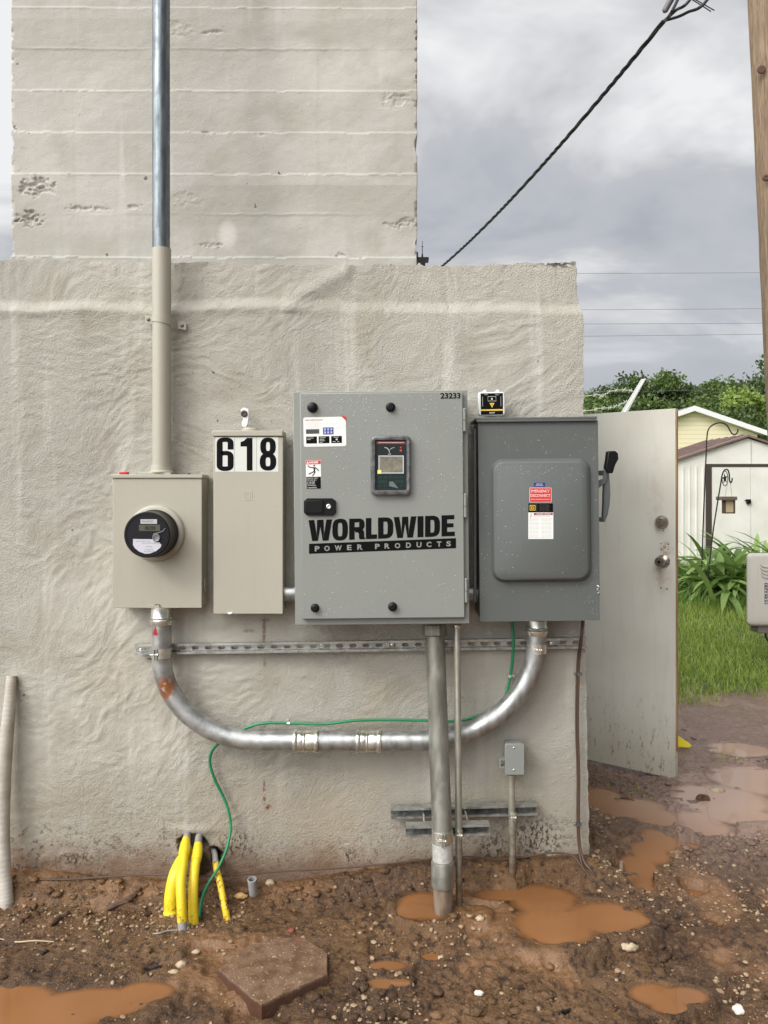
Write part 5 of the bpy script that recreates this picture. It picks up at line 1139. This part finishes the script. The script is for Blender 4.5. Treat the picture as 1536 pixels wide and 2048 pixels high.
# stub
mb = MB(); p = P(507, 1750, 2.91); mb.lathe(p+Vector((0, 0, -.07)), (-.05, -.25, 1), [(0, .0165), (.064, .0172), (.0645, .0140), (.03, .0135), (.03, .001)], 24); o = mb.build('pipe_stub', M_pvc); tag(o, 'short open grey pipe stub sticking out of the mud by the wall', 'pipe')
# ribbed conduit at left
pts = catmull([P(*g) for g in [(23, 1352, 2.985), (20, 1400, 2.965), (14, 1470, 2.955), (8, 1560, 2.95), (6, 1650, 2.94), (8, 1740, 2.915), (13, 1800, 2.89), (16, 1835, 2.885)]], 24)
mb = MB(); n = len(pts); mb.tube(pts, [(.018+.007*min(1, i/50.))+.0005*math.sin(i*1.9) for i in range(n)], 18); t = thing('ribbed_conduit', P(14, 1820, 2.89), 'whitish ribbed flexible conduit leaning on the wall at the left edge', 'conduit')
mb.build('hose', mat('painted_ribbed_hose', (.46, .425, .37), .7, var=(.36, .32, .26), vscale=14, bump=.0015, bscale=50), t, t, smooth_angle=80)
mb = MB(); a = P(15, 1805, 2.888); b = P(17, 1850, 2.88); mb.tube([a, b], .0235, 20); mb.build('foot', M_pvc, t, t)
# ground rod
x_, y_ = gp(1245, 1772, -.05); t = thing('ground_rod', (x_, y_, -.05), 'rusty brown ground rod with a clamp standing in the mud right of the wall corner', 'ground rod')
mb = MB(); mb.tube([(x_, y_, -.12), (x_-.004, y_, .045)], .0085, 12); mb.build('rod', M_rust, t, t)
mb = MB(); mb.box((x_-.014, y_-.014, -.008), (x_+.014, y_+.012, .008)); mb.tube([(x_+.010, y_, 0), (x_+.034, y_-.004, -.003)], .006, 6); mb.tube(catmull([(x_-.012, y_, .004), (x_-.035, y_, .016), (x_-.05, y_+.01, -.005), (x_-.055, y_+.01, -.05)], 5), .003, 6); mb.build('clamp', mat('brown_brass', (.10, .055, .03), .55), t, t, bevel=.002)
x_, y_ = gp(1358, 1497, -.085); mb = MB(); mb.prism([(x_-.06, y_, -.075), (x_+.055, y_-.02, -.075), (x_+.07, y_-.03, -.06), (x_-.05, y_+.01, .02)], (0, .05, 0)); o = mb.build('yellow_wedge', mat('yellow_plastic', (.75, .62, .02), .45), bevel=.004); tag(o, 'small yellow plastic wedge on the mud just behind the door edge', 'wedge')

# roof antenna
t = thing('roof_antenna', P(843, 523, 3.12), 'small black antenna on a bracket at the foot of the tower', 'antenna')
mb = MB(); a = P(834, 523, 3.12); b = P(857, 517, 3.12); mb.box((a.x, 3.10, a.z), (b.x, 3.14, b.z)); mb.box((a.x-.002, 3.10, a.z-.01), (a.x+.004, 3.14, b.z+.02)); mb.box((P(841, 0, 3.12).x, 3.095, a.z-.03), (P(850, 0, 3.12).x, 3.145, a.z)); mb.build('bracket', M_black, t, t)
c = P(844.7, 517, 3.12); mb = MB(); mb.lathe(c, (0, 0, 1), [(0, .0045), (.018, .0032), (.019, .0016), (.046, .0014), (.047, .003), (.050, .003), (.051, .001), (.066, .0009), (.067, .0018), (.070, .001)], 10); mb.build('mast', M_black, t, t)

# ================================================================== SERVICE CABLE, POLE
k = NB('pole_wood', .8)
c_ = k.mix(k.mr(k.noise(7, 6, .6, stretch=(5, 5, .35), dist=.8), .35, .65), (.28, .20, .125), (.175, .115, .07)); c_ = k.mix(k.mr(k.noise(30, 4, stretch=(6, 6, .12)), .55, .7), c_, (.10, .06, .035))
M_pole = k.done(c_, k.bump(k.noise(30, 5, stretch=(4, 4, .2)), .006))
PY = 6.5
def polex(z): return 3.216-(z-5.63)*.0506
t = thing('utility_pole', (polex(-.1), PY, -.1), 'brown wooden utility pole at the right edge of the yard', 'utility pole')
mb = MB(); zs_ = np.linspace(-.3, 10, 40); mb.tube([(polex(z), PY, z) for z in zs_], [.155-.004*z+.002*random.uniform(-1, 1) for z in zs_], 28); mb.build('pole_shaft', M_pole, t, t)
def rknot(u, v, r_): p = P(u, v, PY-.13); mb = MB(); mb.lathe((p.x, p.y+.01, p.z), (-.25, -1, 0), [(0, r_), (.008, r_*.9), (.012, r_*.5), (.007, .003)], 14); mb.build('knot', mat('knot_wood', (.09, .05, .03), .8), t, t)
rknot(1524, 138, .036); rknot(1533, 355, .030)
t = thing('service_cable', P(888, 525, 8), 'black twisted overhead service cable crossing the sky, splitting near its upper end', 'cable')
CA = P(882, 534, 6.6); CBp = P(1328, 42, 3.3)
def cpt(s):  # s 0..1 from far low end to split
    p = CA.lerp(CBp, s); p.z -= 0.18*4*s*(1-s)*.35; return p
for k_ in range(3):
    pts = []
    for i in range(260):
        s = i/259; p = cpt(s); a = i*.30+1.1*math.sin(i*.11)+k_*2.094; d = (CBp-CA).normalized(); e1 = d.cross(Vector((0, 0, 1))).normalized(); e2 = d.cross(e1); pts.append(p+(e1*math.cos(a)+e2*math.sin(a))*.0050)
    mb = MB(); mb.tube(pts, .0056, 6); mb.build('strand', M_cable, t, t)
tm = thing('roof_mast', (CA.x, CA.y, 2.33), 'short steel mast on the low roof that anchors the lower end of the service cable', 'mast')
mb = MB(); mb.tube([(CA.x, CA.y, 2.32), (CA.x, CA.y, CA.z+.01)], .022, 14); mb.build('mast_pipe', M_galv, tm, tm)
top = Vector((polex(6.6), PY-.1, 6.6))
for (u, v), (u2, v2) in (((1350, 22), (1392, -20)), ((1372, 26), (1425, -16)), ((1338, 32), (1360, -10))):
    mb = MB(); mb.tube(catmull([CBp, P(u, v, 3.2), P(u2, v2, 3.15), P(u2+90, v2-190, 3.6), top+Vector((0, 0, random.uniform(-.1, .1)))], 8), .0062, 8); mb.build('strand', M_cable, t, t)
mb = MB(); a = P(1327, 26, 3.2); b = P(1345, -6, 3.17); d_ = b-a; mb.lathe(a, d_, [(0, .004), (.008, .0125), (d_.length*1.8, .0135), (d_.length*1.9, .006)], 14); mb.build('splice', mat('splice_grey', (.17, .17, .18), .5), t, t)
for (u0, v0, u1, v1) in ((1381, -3, 1422, 23), (1387, -3, 1429, 21)): mb = MB(); mb.tube([P(u0, v0, 3.15), P(u1, v1, 3.13)], .0022, 6); mb.build('cut_wire_end', M_cable, t, t)
for i, (v0, v1, n_) in enumerate(((547.5, 545, 'topmost'), (620, 617, 'second from the top'), (648.5, 646, 'third from the top'), (673, 668, 'lowest'))):
    a = P(1168, v0, 60); b = P(1536, v1, 60); d = b-a; pts = [a+d*s+Vector((0, 0, -.25*math.sin(max(0, min(1, (s+2)/6))*3.14))) + Vector((0, 0, .25*math.sin(3.14*.4))) for s in np.linspace(-2.5, 4, 14)]
    mb = MB(); mb.tube(pts, .014, 5); o = mb.build('power_line', mat('line_grey', (.10, .10, .11), .6)); tag(o, 'distant overhead power line right of the wall, %s of the four' % n_, 'power line', 'distant power lines')
# box on the pole
t = thing('pole_box', P(1560, 1252, 6.25), 'beige plastic utility box with a WARNING strip, on the pole at the right edge', 'utility box')
Yq = 6.14
mb = MB(); o0 = rr(1493, 1106, 1632, 1252, 9, 6.36); o1 = rr(1493, 1106, 1632, 1252, 9, Yq+.03); o2 = rr(1495, 1110, 1630, 1250, 9, Yq+.008); o3 = rr(1500, 1114, 1626, 1247, 9, Yq); mb.loft([o0, o1, o2, o3]); mb.build('case', painted('pole_box_beige', (.46, .44, .38), .5, amt=.3), t, t, smooth_angle=45)
mb = MB(); fbox(mb, 1516, 1250, 1610, 1267, Yq+.06, 6.34, P); mb.build('base_collar', mat('collar_brown', (.20, .175, .15), .6), t, t, bevel=.01)
mb = MB()
for i in range(4): mb.tube(catmull([P(1520+i, 1129+i*7, Yq-.001), P(1530, 1134+i*7, Yq-.004), P(1560, 1136+i*7, Yq-.004), P(1590, 1129+i*7, Yq-.001)], 4), .005, 6)
mb.build('vent_ribs', painted('pole_box_beige', (.46, .44, .38), .5), t, t)
mb = MB().use(M_white); prect(mb, 1528.5, 1165, 1600, 1209, Yq-.0012, thick=.001); mb.use(M_print); prect(mb, 1529, 1165.5, 1535.5, 1208.5, Yq-.002); mb.use(M_white)
for i, ch_ in enumerate('WARNING'): puttext(mb, ch_, (1530.3 if ch_ != 'I' else 1531.6, 1167+i*5.95, 1534.3 if ch_ != 'I' else 1533, 1171.2+i*5.95), Yq-.003, bold=.03)
mb.use(M_textlight)
for i in range(8): puttext(mb, 'nilmen ural minel', (1539, 1170+i*4.6, 1594, 1172+i*4.6), Yq-.002)
mb.build('warning_label', None, t, t)
mb = MB(); mb.tube(catmull([P(1531, 1264, Yq+.1), P(1532, 1274, Yq+.1), P(1540, 1284, Yq+.1), P(1550, 1270, Yq+.1)], 5), .009, 6); mb.build('drip_cable', M_cable, t, t)

# ================================================================== YARD: shed, house
M_shed = mat('shed_white_metal', (.74, .72, .66), .5, var=(.66, .64, .57), vscale=3)
M_shedbrown = mat('shed_brown_trim', (.055, .040, .032), .55)
M_shedroof = mat('shed_brown_roof', (.20, .135, .12), .6, var=(.15, .10, .09), vscale=6)
t = thing('garden_shed', (5.66, 12.8, .28), 'white metal garden shed with brown roof and dark door posts', 'shed')
SX0, SX1, SY0, SY1, EZ = 4.36, 6.96, 12.0, 13.7, 1.915; RZ = 2.335
mb = MB(); mb.prism([(SX0, SY0, .1), (SX1, SY0, .1), (SX1, SY0, EZ), (5.66, SY0, RZ-.02), (SX0, SY0, EZ)], (0, SY1-SY0, 0))
for x in np.arange(SX0+.08, 5.0, .105): mb.box((x, SY0-.012, .12), (x+.018, SY0, EZ-.03))
mb.build('walls', M_shed, t, t)
mb = MB()
for sg in (-1, 1):
    ex_, ez_ = 5.66+sg*1.42, RZ-.33*1.42
    p4 = [(5.66, SY0-.06, RZ), (ex_, SY0-.06, ez_), (ex_, SY0-.06, ez_+.03), (5.66, SY0-.06, RZ+.03)]; mb.prism(p4, (0, SY1-SY0+.12, 0))
    for yy in np.arange(SY0+.15, SY1, .28): mb.prism([(5.66, yy, RZ+.03), (ex_, yy, ez_+.03), (ex_, yy, ez_+.055), (5.66, yy, RZ+.055)], (0, .03, 0))
mb.build('roof', M_shedroof, t, t)
dx0, dx1 = P(1411, 0, 12).x, P(1590, 0, 12).x
mb = MB(); mb.box((dx0, SY0-.03, EZ-.045), (dx1, SY0-.001, EZ+.0)); mb.box((dx0, SY0-.03, .12), (dx0+.085, SY0-.001, EZ-.045)); mb.build('door_track', M_shedbrown, t, t)
for a, b in ((dx0+.09, P(1500.3, 0, 12).x), (P(1501.0, 0, 12).x, dx1)):
    mb = MB(); mb.box((a, SY0-.022, .14), (b, SY0-.002, EZ-.047)); mb.build('door', M_shed, t, t, bevel=.003)
mb = MB(); p = P(1497, 1003, 11.96); mb.box((p.x-.03, 11.94, p.z-.035), (p.x+.03, 11.98, p.z+.035)); mb.tube([(p.x-.06, 11.95, p.z+.01), (p.x-.03, 11.95, p.z+.03)], .01, 6); mb.build('latch', M_black, t, t)
mb = MB(); mb.box((P(1501.5, 0, 12).x-.004, SY0-.01, EZ), (P(1501.5, 0, 12).x+.004, SY0-.001, RZ-.05)); mb.build('gable_seam', mat('seam_grey', (.42, .41, .38), .6), t, t)

HX, HY0, HZ = 10.50, 26.0, 4.39
t = thing('yellow_house', (HX, 32, .3), 'pale yellow sided house with white gable trim beyond the shed', 'house')
k = NB('yellow_lap_siding', .6); wv = k.math('FRACT', k.math('DIVIDE', k.Z, .15)); c_ = k.mix(k.mr(wv, .0, .12, 1, 0), (.78, .70, .47), (.45, .40, .27)); M_siding = k.done(c_, k.bump(wv, .015))
mb = MB(); mb.prism([(HX-2.25, HY0+.3, .2), (HX+2.25, HY0+.3, .2), (HX+2.25, HY0+.3, HZ-.36*2.25-.12), (HX, HY0+.3, HZ-.1), (HX-2.25, HY0+.3, HZ-.36*2.25-.12)], (0, 12, 0)); mb.build('walls', M_siding, t, t)
rf = MB(); fa = MB()
for sg in (-1, 1):
    ex_, ez_ = HX+sg*2.45, HZ-.345*2.45
    rf.prism([(HX, HY0+.02, HZ-.03), (ex_, HY0+.02, ez_-.03), (ex_, HY0+.02, ez_+.02), (HX, HY0+.02, HZ+.02)], (0, 12.3, 0))
    fa.prism([(HX, HY0, HZ+.015), (ex_, HY0, ez_+.015), (ex_, HY0, ez_-.15), (HX, HY0, HZ-.16)], (0, .018, 0))
    fa.prism([(HX, HY0+.02, HZ-.13), (ex_, HY0+.02, ez_-.13), (ex_, HY0+.02, ez_-.10), (HX, HY0+.02, HZ-.10)], (0, .28, 0))
rf.build('roof', mat('grey_shingles', (.22, .22, .22), .8), t, t); fa.build('gable_trim', M_whiteplastic, t, t)

# shepherd hooks and feeder
M_iron = mat('black_iron', (.015, .015, .015), .5)
mb = MB(); mb.tube(catmull([P(u, v, 9.2) for u, v in ((1402, 1196), (1406, 1060), (1410, 960), (1412.5, 905), (1414, 873), (1418, 857), (1429, 848), (1442, 845.5), (1453, 850), (1460, 861), (1464.5, 867.5), (1471, 868.5), (1475, 864), (1476, 858))], 5), .0085, 8); o = mb.build('shepherd_hook', M_iron); tag(o, 'tall empty black shepherd hook in front of the shed', 'plant hook')
t = thing('shepherd_hook', P(1414, 1196, 9.0), 'shorter leaning black shepherd hook with a star ornament, holding the feeder', 'plant hook')
mb = MB(); mb.tube(catmull([P(u, v, 9.0) for u, v in ((1412, 1196), (1424, 1080), (1434, 1012), (1441, 970), (1444.5, 950), (1449, 940.5), (1455, 939.5), (1458.5, 948), (1459, 960), (1461.5, 965.5), (1464, 961), (1464.5, 956))], 5), .0085, 8); mb.build('pole_rod', M_iron, t, t)
mb = MB(); c = P(1450, 957, 8.995); star = []
for i in range(10): a = R(90+i*36+8); r_ = .052 if i % 2 == 0 else .021; star.append(c+Vector((r_*.62*math.cos(a), 0, r_*math.sin(a)*1.25)))
mb.prism(star, (0, .008, 0)); rg2 = [c+Vector((.055*.62*math.cos(R(a)), 0, .058*1.5*math.sin(R(a)))) for a in range(0, 360, 20)]; mb.tube(rg2+[rg2[0]], .005, 6); mb.build('star_ornament', M_iron, t, t)
t = thing('bird_feeder', P(1456.5, 1027, 9.0), 'brown wooden bird feeder with a pale window hanging in front of the shed', 'bird feeder')
a = P(1447, 1026.5, 9.0); b = P(1467, 1000, 9.0); M_fw = mat('feeder_wood', (.10, .06, .045), .7)
mb = MB(); mb.box((a.x-.007, 8.97, a.z-.003), (a.x+.014, 9.03, b.z)); mb.box((b.x-.014, 8.97, a.z-.003), (b.x+.007, 9.03, b.z)); mb.box((a.x+.014, 8.96, a.z-.003), (b.x-.014, 9.04, a.z+.012)); mb.build('frame', M_fw, t, t)
mb = MB(); mb.box((a.x+.014, 8.972, a.z+.012), (b.x-.014, 9.028, b.z)); mb.build('seed_window', mat('seed_pane', (.55, .46, .27), .4), t, t)
mb = MB(); c = P(1441, 1000.5, 8.95); d = P(1472.5, 993, 8.95); mb.box((c.x, 8.92, c.z), (d.x, 9.08, d.z)); mb.build('roof', mat('feeder_roof', (.17, .11, .10), .6), t, t, bevel=.004)
mb = MB()
for u0, u1 in ((1450, 1455), (1464, 1460.5)): mb.tube([P(u0, 994, 9.0), P(u1, 966, 9.0)], .0025, 5)
mb.build('hanger_wire', mat('thin_wire_grey', (.3, .3, .3), .5), t, t)

# fence post with barbed wire arm
t = thing('fence_post', P(1240, 1100, 9.0), 'white angled fence arm with barbed wire clips rising above the open door', 'fence post')
M_arm = mat('arm_white', (.62, .62, .60), .5); ctr = P(1243, 830, 9.0)
mb = MB(); A0 = [P(u, v, 8.98) for u, v in ((1241.5, 826), (1283, 758), (1292.5, 757), (1255, 826))]; mb.prism(A0, (0, .012, 0)); mb.build('arm', M_arm, t, t)
mb = MB(); mb.prism([P(u, v, 8.955) for u, v in ((1249, 826), (1289.5, 758), (1291.5, 758), (1254, 826))], (0, .025, 0)); mb.build('arm_flange', M_arm, t, t)
mb = MB(); mb.tube([(ctr.x+.02, 9.0, 2.40), (ctr.x+.02, 9.0, .1)], .03, 12); mb.build('post', M_galv, t, t)
def barb(label, pts, r=.0045, m=None, barbs=True):
    c = catmull([P(*p) for p in pts], 8); mb = MB(); mb.tube(c, r, 5)
    if barbs:
        for i in range(3, len(c)-1, 5):
            p = c[i]; mb.tube([p+Vector((-.02, 0, -.025)), p+Vector((.02, 0, .025))], .004, 4); mb.tube([p+Vector((-.02, 0, .022)), p+Vector((.018, 0, -.022))], .004, 4)
    o = mb.build('barbed_wire' if barbs else 'fence_wire', m or M_galv_dark); tag(o, label, 'wire', 'wires on the fence arm')
barb('upper drooping barbed wire left of the fence arm', [(1100, 800, 10.5), (1168, 785, 10), (1197, 775, 9.7), (1218, 770, 9.4), (1240, 766, 9.2), (1262, 763, 9.0)])
barb('lower barbed wire sagging from the fence arm toward the wall', [(1080, 824, 10.5), (1168, 822, 10), (1200, 817, 9.7), (1222, 815, 9.4), (1238, 810, 9.2), (1255, 802, 9.0)], m=mat('pale_wire', (.48, .50, .40), .6))
barb('middle barbed wire between the wall and the fence arm', [(1120, 800, 10.5), (1190, 790, 9.8), (1205, 792, 9.6), (1220, 783, 9.4), (1245, 780, 9.1), (1266, 782, 9.0)], m=mat('pale_wire', (.48, .50, .40), .6))
barb('straight smooth wire running right across the treetops', [(1100, 785, 9.6), (1168, 784.5, 9.2), (1270, 783, 9.0), (1380, 781, 9.0), (1560, 776, 9.0)], .003, barbs=False)

# ================================================================== GRASS, PLANTS, TREES
def blades(n, xr, yr, hmin, hmax, wid, name, m, keep):
    x = np.random.uniform(*xr, n*3); y = np.random.uniform(*yr, n*3); kx = keep(x, y); x = x[kx][:n]; y = y[kx][:n]; n = len(x)
    z = gheight(x, y)-.004; h = np.random.uniform(hmin, hmax, n)*(.35+.9*vn(x*2.2, y*2.2, 400)+.5*vn(x*7, y*7, 401)); a = np.random.rand(n)*6.28; ln = np.random.uniform(.15, .8, n)*h; a2 = np.random.rand(n)*6.28
    wd_ = wid*np.random.uniform(.7, 1.3, n); cx_, cy_ = np.cos(a)*wd_, np.sin(a)*wd_; lx, ly = np.cos(a2)*ln, np.sin(a2)*ln
    V = np.zeros((n, 5, 3))
    V[:, 0] = np.stack([x-cx_, y-cy_, z], 1); V[:, 1] = np.stack([x+cx_, y+cy_, z], 1)
    V[:, 2] = np.stack([x-cx_*.8+lx*.35, y-cy_*.8+ly*.35, z+h*.6], 1); V[:, 3] = np.stack([x+cx_*.8+lx*.35, y+cy_*.8+ly*.35, z+h*.6], 1); V[:, 4] = np.stack([x+lx, y+ly, z+h*.95], 1)
    base = (np.arange(n)*5)[:, None]; f = np.concatenate([base+np.array([[0, 1, 3]]), base+np.array([[0, 3, 2]]), base+np.array([[2, 3, 4]])], 0)
    return fastmesh(name, V.reshape(-1, 3), f, 3, m, smooth=False)
def leafmat(name, c1, c2, trans=.25):
    k = NB(name, .5); g = k.n.new('ShaderNodeNewGeometry'); c = k.mix(g.outputs['Random Per Island'], c1, c2)
    k.put(k.b.inputs['Base Color'], c); tl = k.n.new('ShaderNodeBsdfTranslucent'); k.l.new(c, tl.inputs[0]); mxs = k.n.new('ShaderNodeMixShader'); mxs.inputs[0].default_value = trans
    k.l.new(k.b.outputs[0], mxs.inputs[1]); k.l.new(tl.outputs[0], mxs.inputs[2]); k.l.new(mxs.outputs[0], k.n['Material Output'].inputs[0]); MATS[name] = k.m; return k.m
M_grass = leafmat('lawn_grass', (.15, .23, .035), (.50, .60, .14), .4)
def gk(x, y):
    e = 5.75+.35*fbm(x*1.3, x*0+2, 3, 410)+.25*fbm(x*4, y*4, 2, 411); return (y > e) & (np.random.rand(len(x)) < .35+.65*smooth(0, .5, y-e))
g1 = blades(110000, (1.6, 7.2), (5.4, 12.4), .022, .080, .0036, 'lawn_grass', M_grass, gk); tag(g1, 'short green lawn grass beyond the mud', kind='stuff')
g2 = blades(9000, (2.6, 7.2), (8.6, 11.9), .07, .18, .004, 'tall_grass', leafmat('tall_grass_leaf', (.10, .20, .025), (.28, .42, .09), .35), lambda x, y: vn(x*1.5, y*1.5, 402) > .42); tag(g2, 'longer grass round the strap-leaved plants', kind='stuff')
tufts = blades(700, (.9, 2.4), (3.7, 5.2), .02, .05, .002, 'grass_tuft', M_grass, lambda x, y: (((x-1.25)**2+(y-3.95)**2) < .02) | (((x-2.03)**2*.3+(y-4.55)**2) < .006)); tag(tufts, 'sparse drowned grass tufts in the wet mud near the door', kind='stuff')
def strapplant(cu, cv, Y, n, lmin, lmax, wid, mats, label, spread=.12, up=(35, 85)):
    p0 = P(cu, cv, Y); z0 = gz(p0.x, Y); mb = MB(); mb.use(mats)
    for _ in range(n):
        a = random.uniform(0, 6.283); el = R(random.uniform(*up)); ln = random.uniform(lmin, lmax); w_ = wid*random.uniform(.7, 1.2); droop = random.uniform(1.0, 2.3)
        b = Vector((p0.x+random.gauss(0, spread), Y+random.gauss(0, spread), z0)); d = Vector((math.cos(a), math.sin(a), 0)); sd_ = Vector((-math.sin(a), math.cos(a), 0)); pos = b; e_ = el; vs = []; K_ = 7
        for i in range(K_+1):
            s = i/K_; wv_ = w_*(math.sin(math.pi*min(1, .12+.88*s))**.6 if s < 1 else 0.02)
            up_ = Vector((0, 0, 1))*math.cos(e_)-d*math.sin(e_)
            vs += [pos-sd_*wv_/2+up_*wv_*.18, pos, pos+sd_*wv_/2+up_*wv_*.18]
            pos = pos+(d*math.cos(e_)+Vector((0, 0, math.sin(e_))))*ln/K_; e_ -= droop/K_
        fs = []
        for i in range(K_):
            o_ = i*3; fs += [(o_, o_+1, o_+4, o_+3), (o_+1, o_+2, o_+5, o_+4)]
        mb.add(vs, fs)
    me = bpy.data.meshes.new('strap_leaf_plant'); a_ = [(x-p0.x, y-Y, z-z0) for x, y, z in mb.v]; me.from_pydata(a_, [], mb.f); me.materials.append(mats); me.polygons.foreach_set('use_smooth', [True]*len(me.polygons)); o = bpy.data.objects.new('strap_leaf_plant', me); COL.objects.link(o); o.location = (p0.x, Y, z0); tag(o, label, 'plant', 'strap-leaved plants in front of the shed'); return o
M_lf1 = leafmat('broad_strap_leaf', (.08, .16, .025), (.30, .43, .12), .3); M_lf2 = leafmat('narrow_strap_leaf', (.07, .14, .025), (.25, .36, .10), .3)
strapplant(1378, 1150, 10.2, 90, .4, .75, .022, M_lf2, 'thin pale grassy clump nearest the door edge', .16)
strapplant(1405, 1150, 9.7, 110, .5, .95, .030, M_lf2, 'narrow-leaved clump round the foot of the tall hook', .17)
strapplant(1437, 1150, 9.5, 75, .7, 1.1, .085, M_lf1, 'broad-leaved clump under the bird feeder', .17, (25, 85))
strapplant(1470, 1150, 9.3, 75, .7, 1.15, .095, M_lf1, 'broad-leaved clump left of the beige pole box', .2, (20, 80))
strapplant(1505, 1150, 9.8, 80, .7, 1.1, .080, M_lf1, 'dense leafy clump behind the beige pole box', .2, (40, 88))
strapplant(1545, 1150, 9.6, 75, .7, 1.1, .080, M_lf1, 'leafy clump at the right edge behind the pole box', .2, (40, 88))

M_trunk = mat('tree_bark', (.10, .075, .055), .9, bump=.02, bscale=8)
def make_tree(loc, h, w, leaf, m, seed, nleaf, label, name='tree', group='trees along the skyline'):
    rs = np.random.RandomState(seed); root = thing(name, loc, label, 'tree', group); mb = MB(); Lc = Vector(loc)
    mb.tube([Lc+Vector((0, 0, -.3)), Lc+Vector((.1, 0, h*.3)), Lc+Vector((0, .1, h*.7))], [h*.03, h*.022, h*.008], 8)
    ncl = 46; cl = []
    for i in range(ncl):
        z = rs.uniform(.18, .98); rad = w*.5*math.sin(min(1, (1.05-z)*1.5)*math.pi/2)*rs.uniform(.3, 1.0)**.5; a = rs.rand()*6.283
        c = np.array([rad*math.cos(a), rad*math.sin(a), z*h]); cl.append((c, w*rs.uniform(.08, .17)))
        if i % 4 == 0: mb.tube([Lc+Vector((0, 0, h*max(.12, z*.55))), Lc+Vector(c*[.5, .5, .9]), Lc+Vector(c)], [h*.010, h*.007, h*.003], 5)
    mb.build('trunk', M_trunk, root, root)
    per = nleaf//ncl; pts = []
    for c, r in cl:
        d = rs.normal(size=(per, 3)); d /= np.linalg.norm(d, axis=1)[:, None]; rr_ = r*rs.rand(per)**.4*(1+.5*rs.rand(per)*(rs.rand(per) > .8)); pts.append(c+d*rr_[:, None]*np.array([1.15, 1.15, .8]))
    p = np.concatenate(pts); n = len(p); s = leaf*rs.uniform(.6, 1.4, n); a1 = rs.normal(size=(n, 3)); a1 /= np.linalg.norm(a1, axis=1)[:, None]; a2 = np.cross(a1, rs.normal(size=(n, 3))); a2 /= np.linalg.norm(a2, axis=1)[:, None]
    V = np.stack([p-a1*s[:, None]*.6, p+a2*s[:, None]*.35, p+a1*s[:, None]*.6, p-a2*s[:, None]*.35], 1).reshape(-1, 3)
    o = fastmesh('crown', V, np.arange(n*4).reshape(-1, 4), 4, m, smooth=False); o.parent = root; o.location = (0, 0, 0)
    return root
M_t1 = leafmat('dark_tree_leaf', (.034, .062, .014), (.10, .15, .036), .35); M_t2 = leafmat('mid_tree_leaf', (.05, .095, .018), (.15, .21, .05), .35); M_t3 = leafmat('bright_tree_leaf', (.15, .24, .035), (.33, .42, .10), .35)
def tat(u, vtop, Y, w, m, seed, label, leaf=.17, nleaf=9000, name='tree'):
    p = P(u, vtop, Y); g = gz(p.x, Y); return make_tree((p.x, Y, g), p.z-g, w, leaf, m, seed, nleaf, label, name)
tat(1185, 789, 40, 4.2, M_t2, 1, 'low tree touching the wall edge, leftmost on the skyline')
tat(1225, 778, 41, 4.5, M_t1, 2, 'dark tree just left of the fence arm')
tat(1272, 756, 42, 5.2, M_t1, 3, 'tall dark tree behind the fence arm')
tat(1318, 752, 42, 5.0, M_t2, 4, 'rounded green tree right of the fence arm, above the door')
tat(1362, 775, 43, 4.6, M_t1, 5, 'dark tree above the door corner')
tat(1402, 776, 42, 4.8, M_t1, 6, 'dark tree behind the gable peak of the house')
tat(1440, 762, 41, 5.0, M_t2, 7, 'green tree above the right slope of the house roof')
tat(1490, 764, 40, 5.4, M_t1, 8, 'dark tree behind the bright green one')
tat(1545, 752, 40, 6.0, M_t1, 9, 'dark tree at the right edge of the skyline')
for i, (u, v) in enumerate(((1205, 812), (1250, 805), (1300, 800), (1345, 805), (1395, 812), (1425, 800), (1465, 800), (1520, 800))):
    tat(u, v, 37.5, 5.0, M_t1 if i % 2 else M_t2, 20+i, ['lower leafy tree filling the skyline left of the fence arm', 'lower leafy tree right under the fence arm', 'lower leafy tree above the middle of the door', 'lower leafy tree above the door corner', 'lower leafy tree just left of the house peak', 'lower leafy tree just right of the house peak', 'lower leafy tree beside the bright green one', 'lower leafy tree at the right edge'][i])
tat(1492, 790, 31, 3.8, M_t3, 30, 'bright yellow-green tree right of the house roof', .15, 9000)
tat(1548, 688, 30, 4.8, M_t1, 31, 'tall dark tree close by at the right edge', .13, 12000)
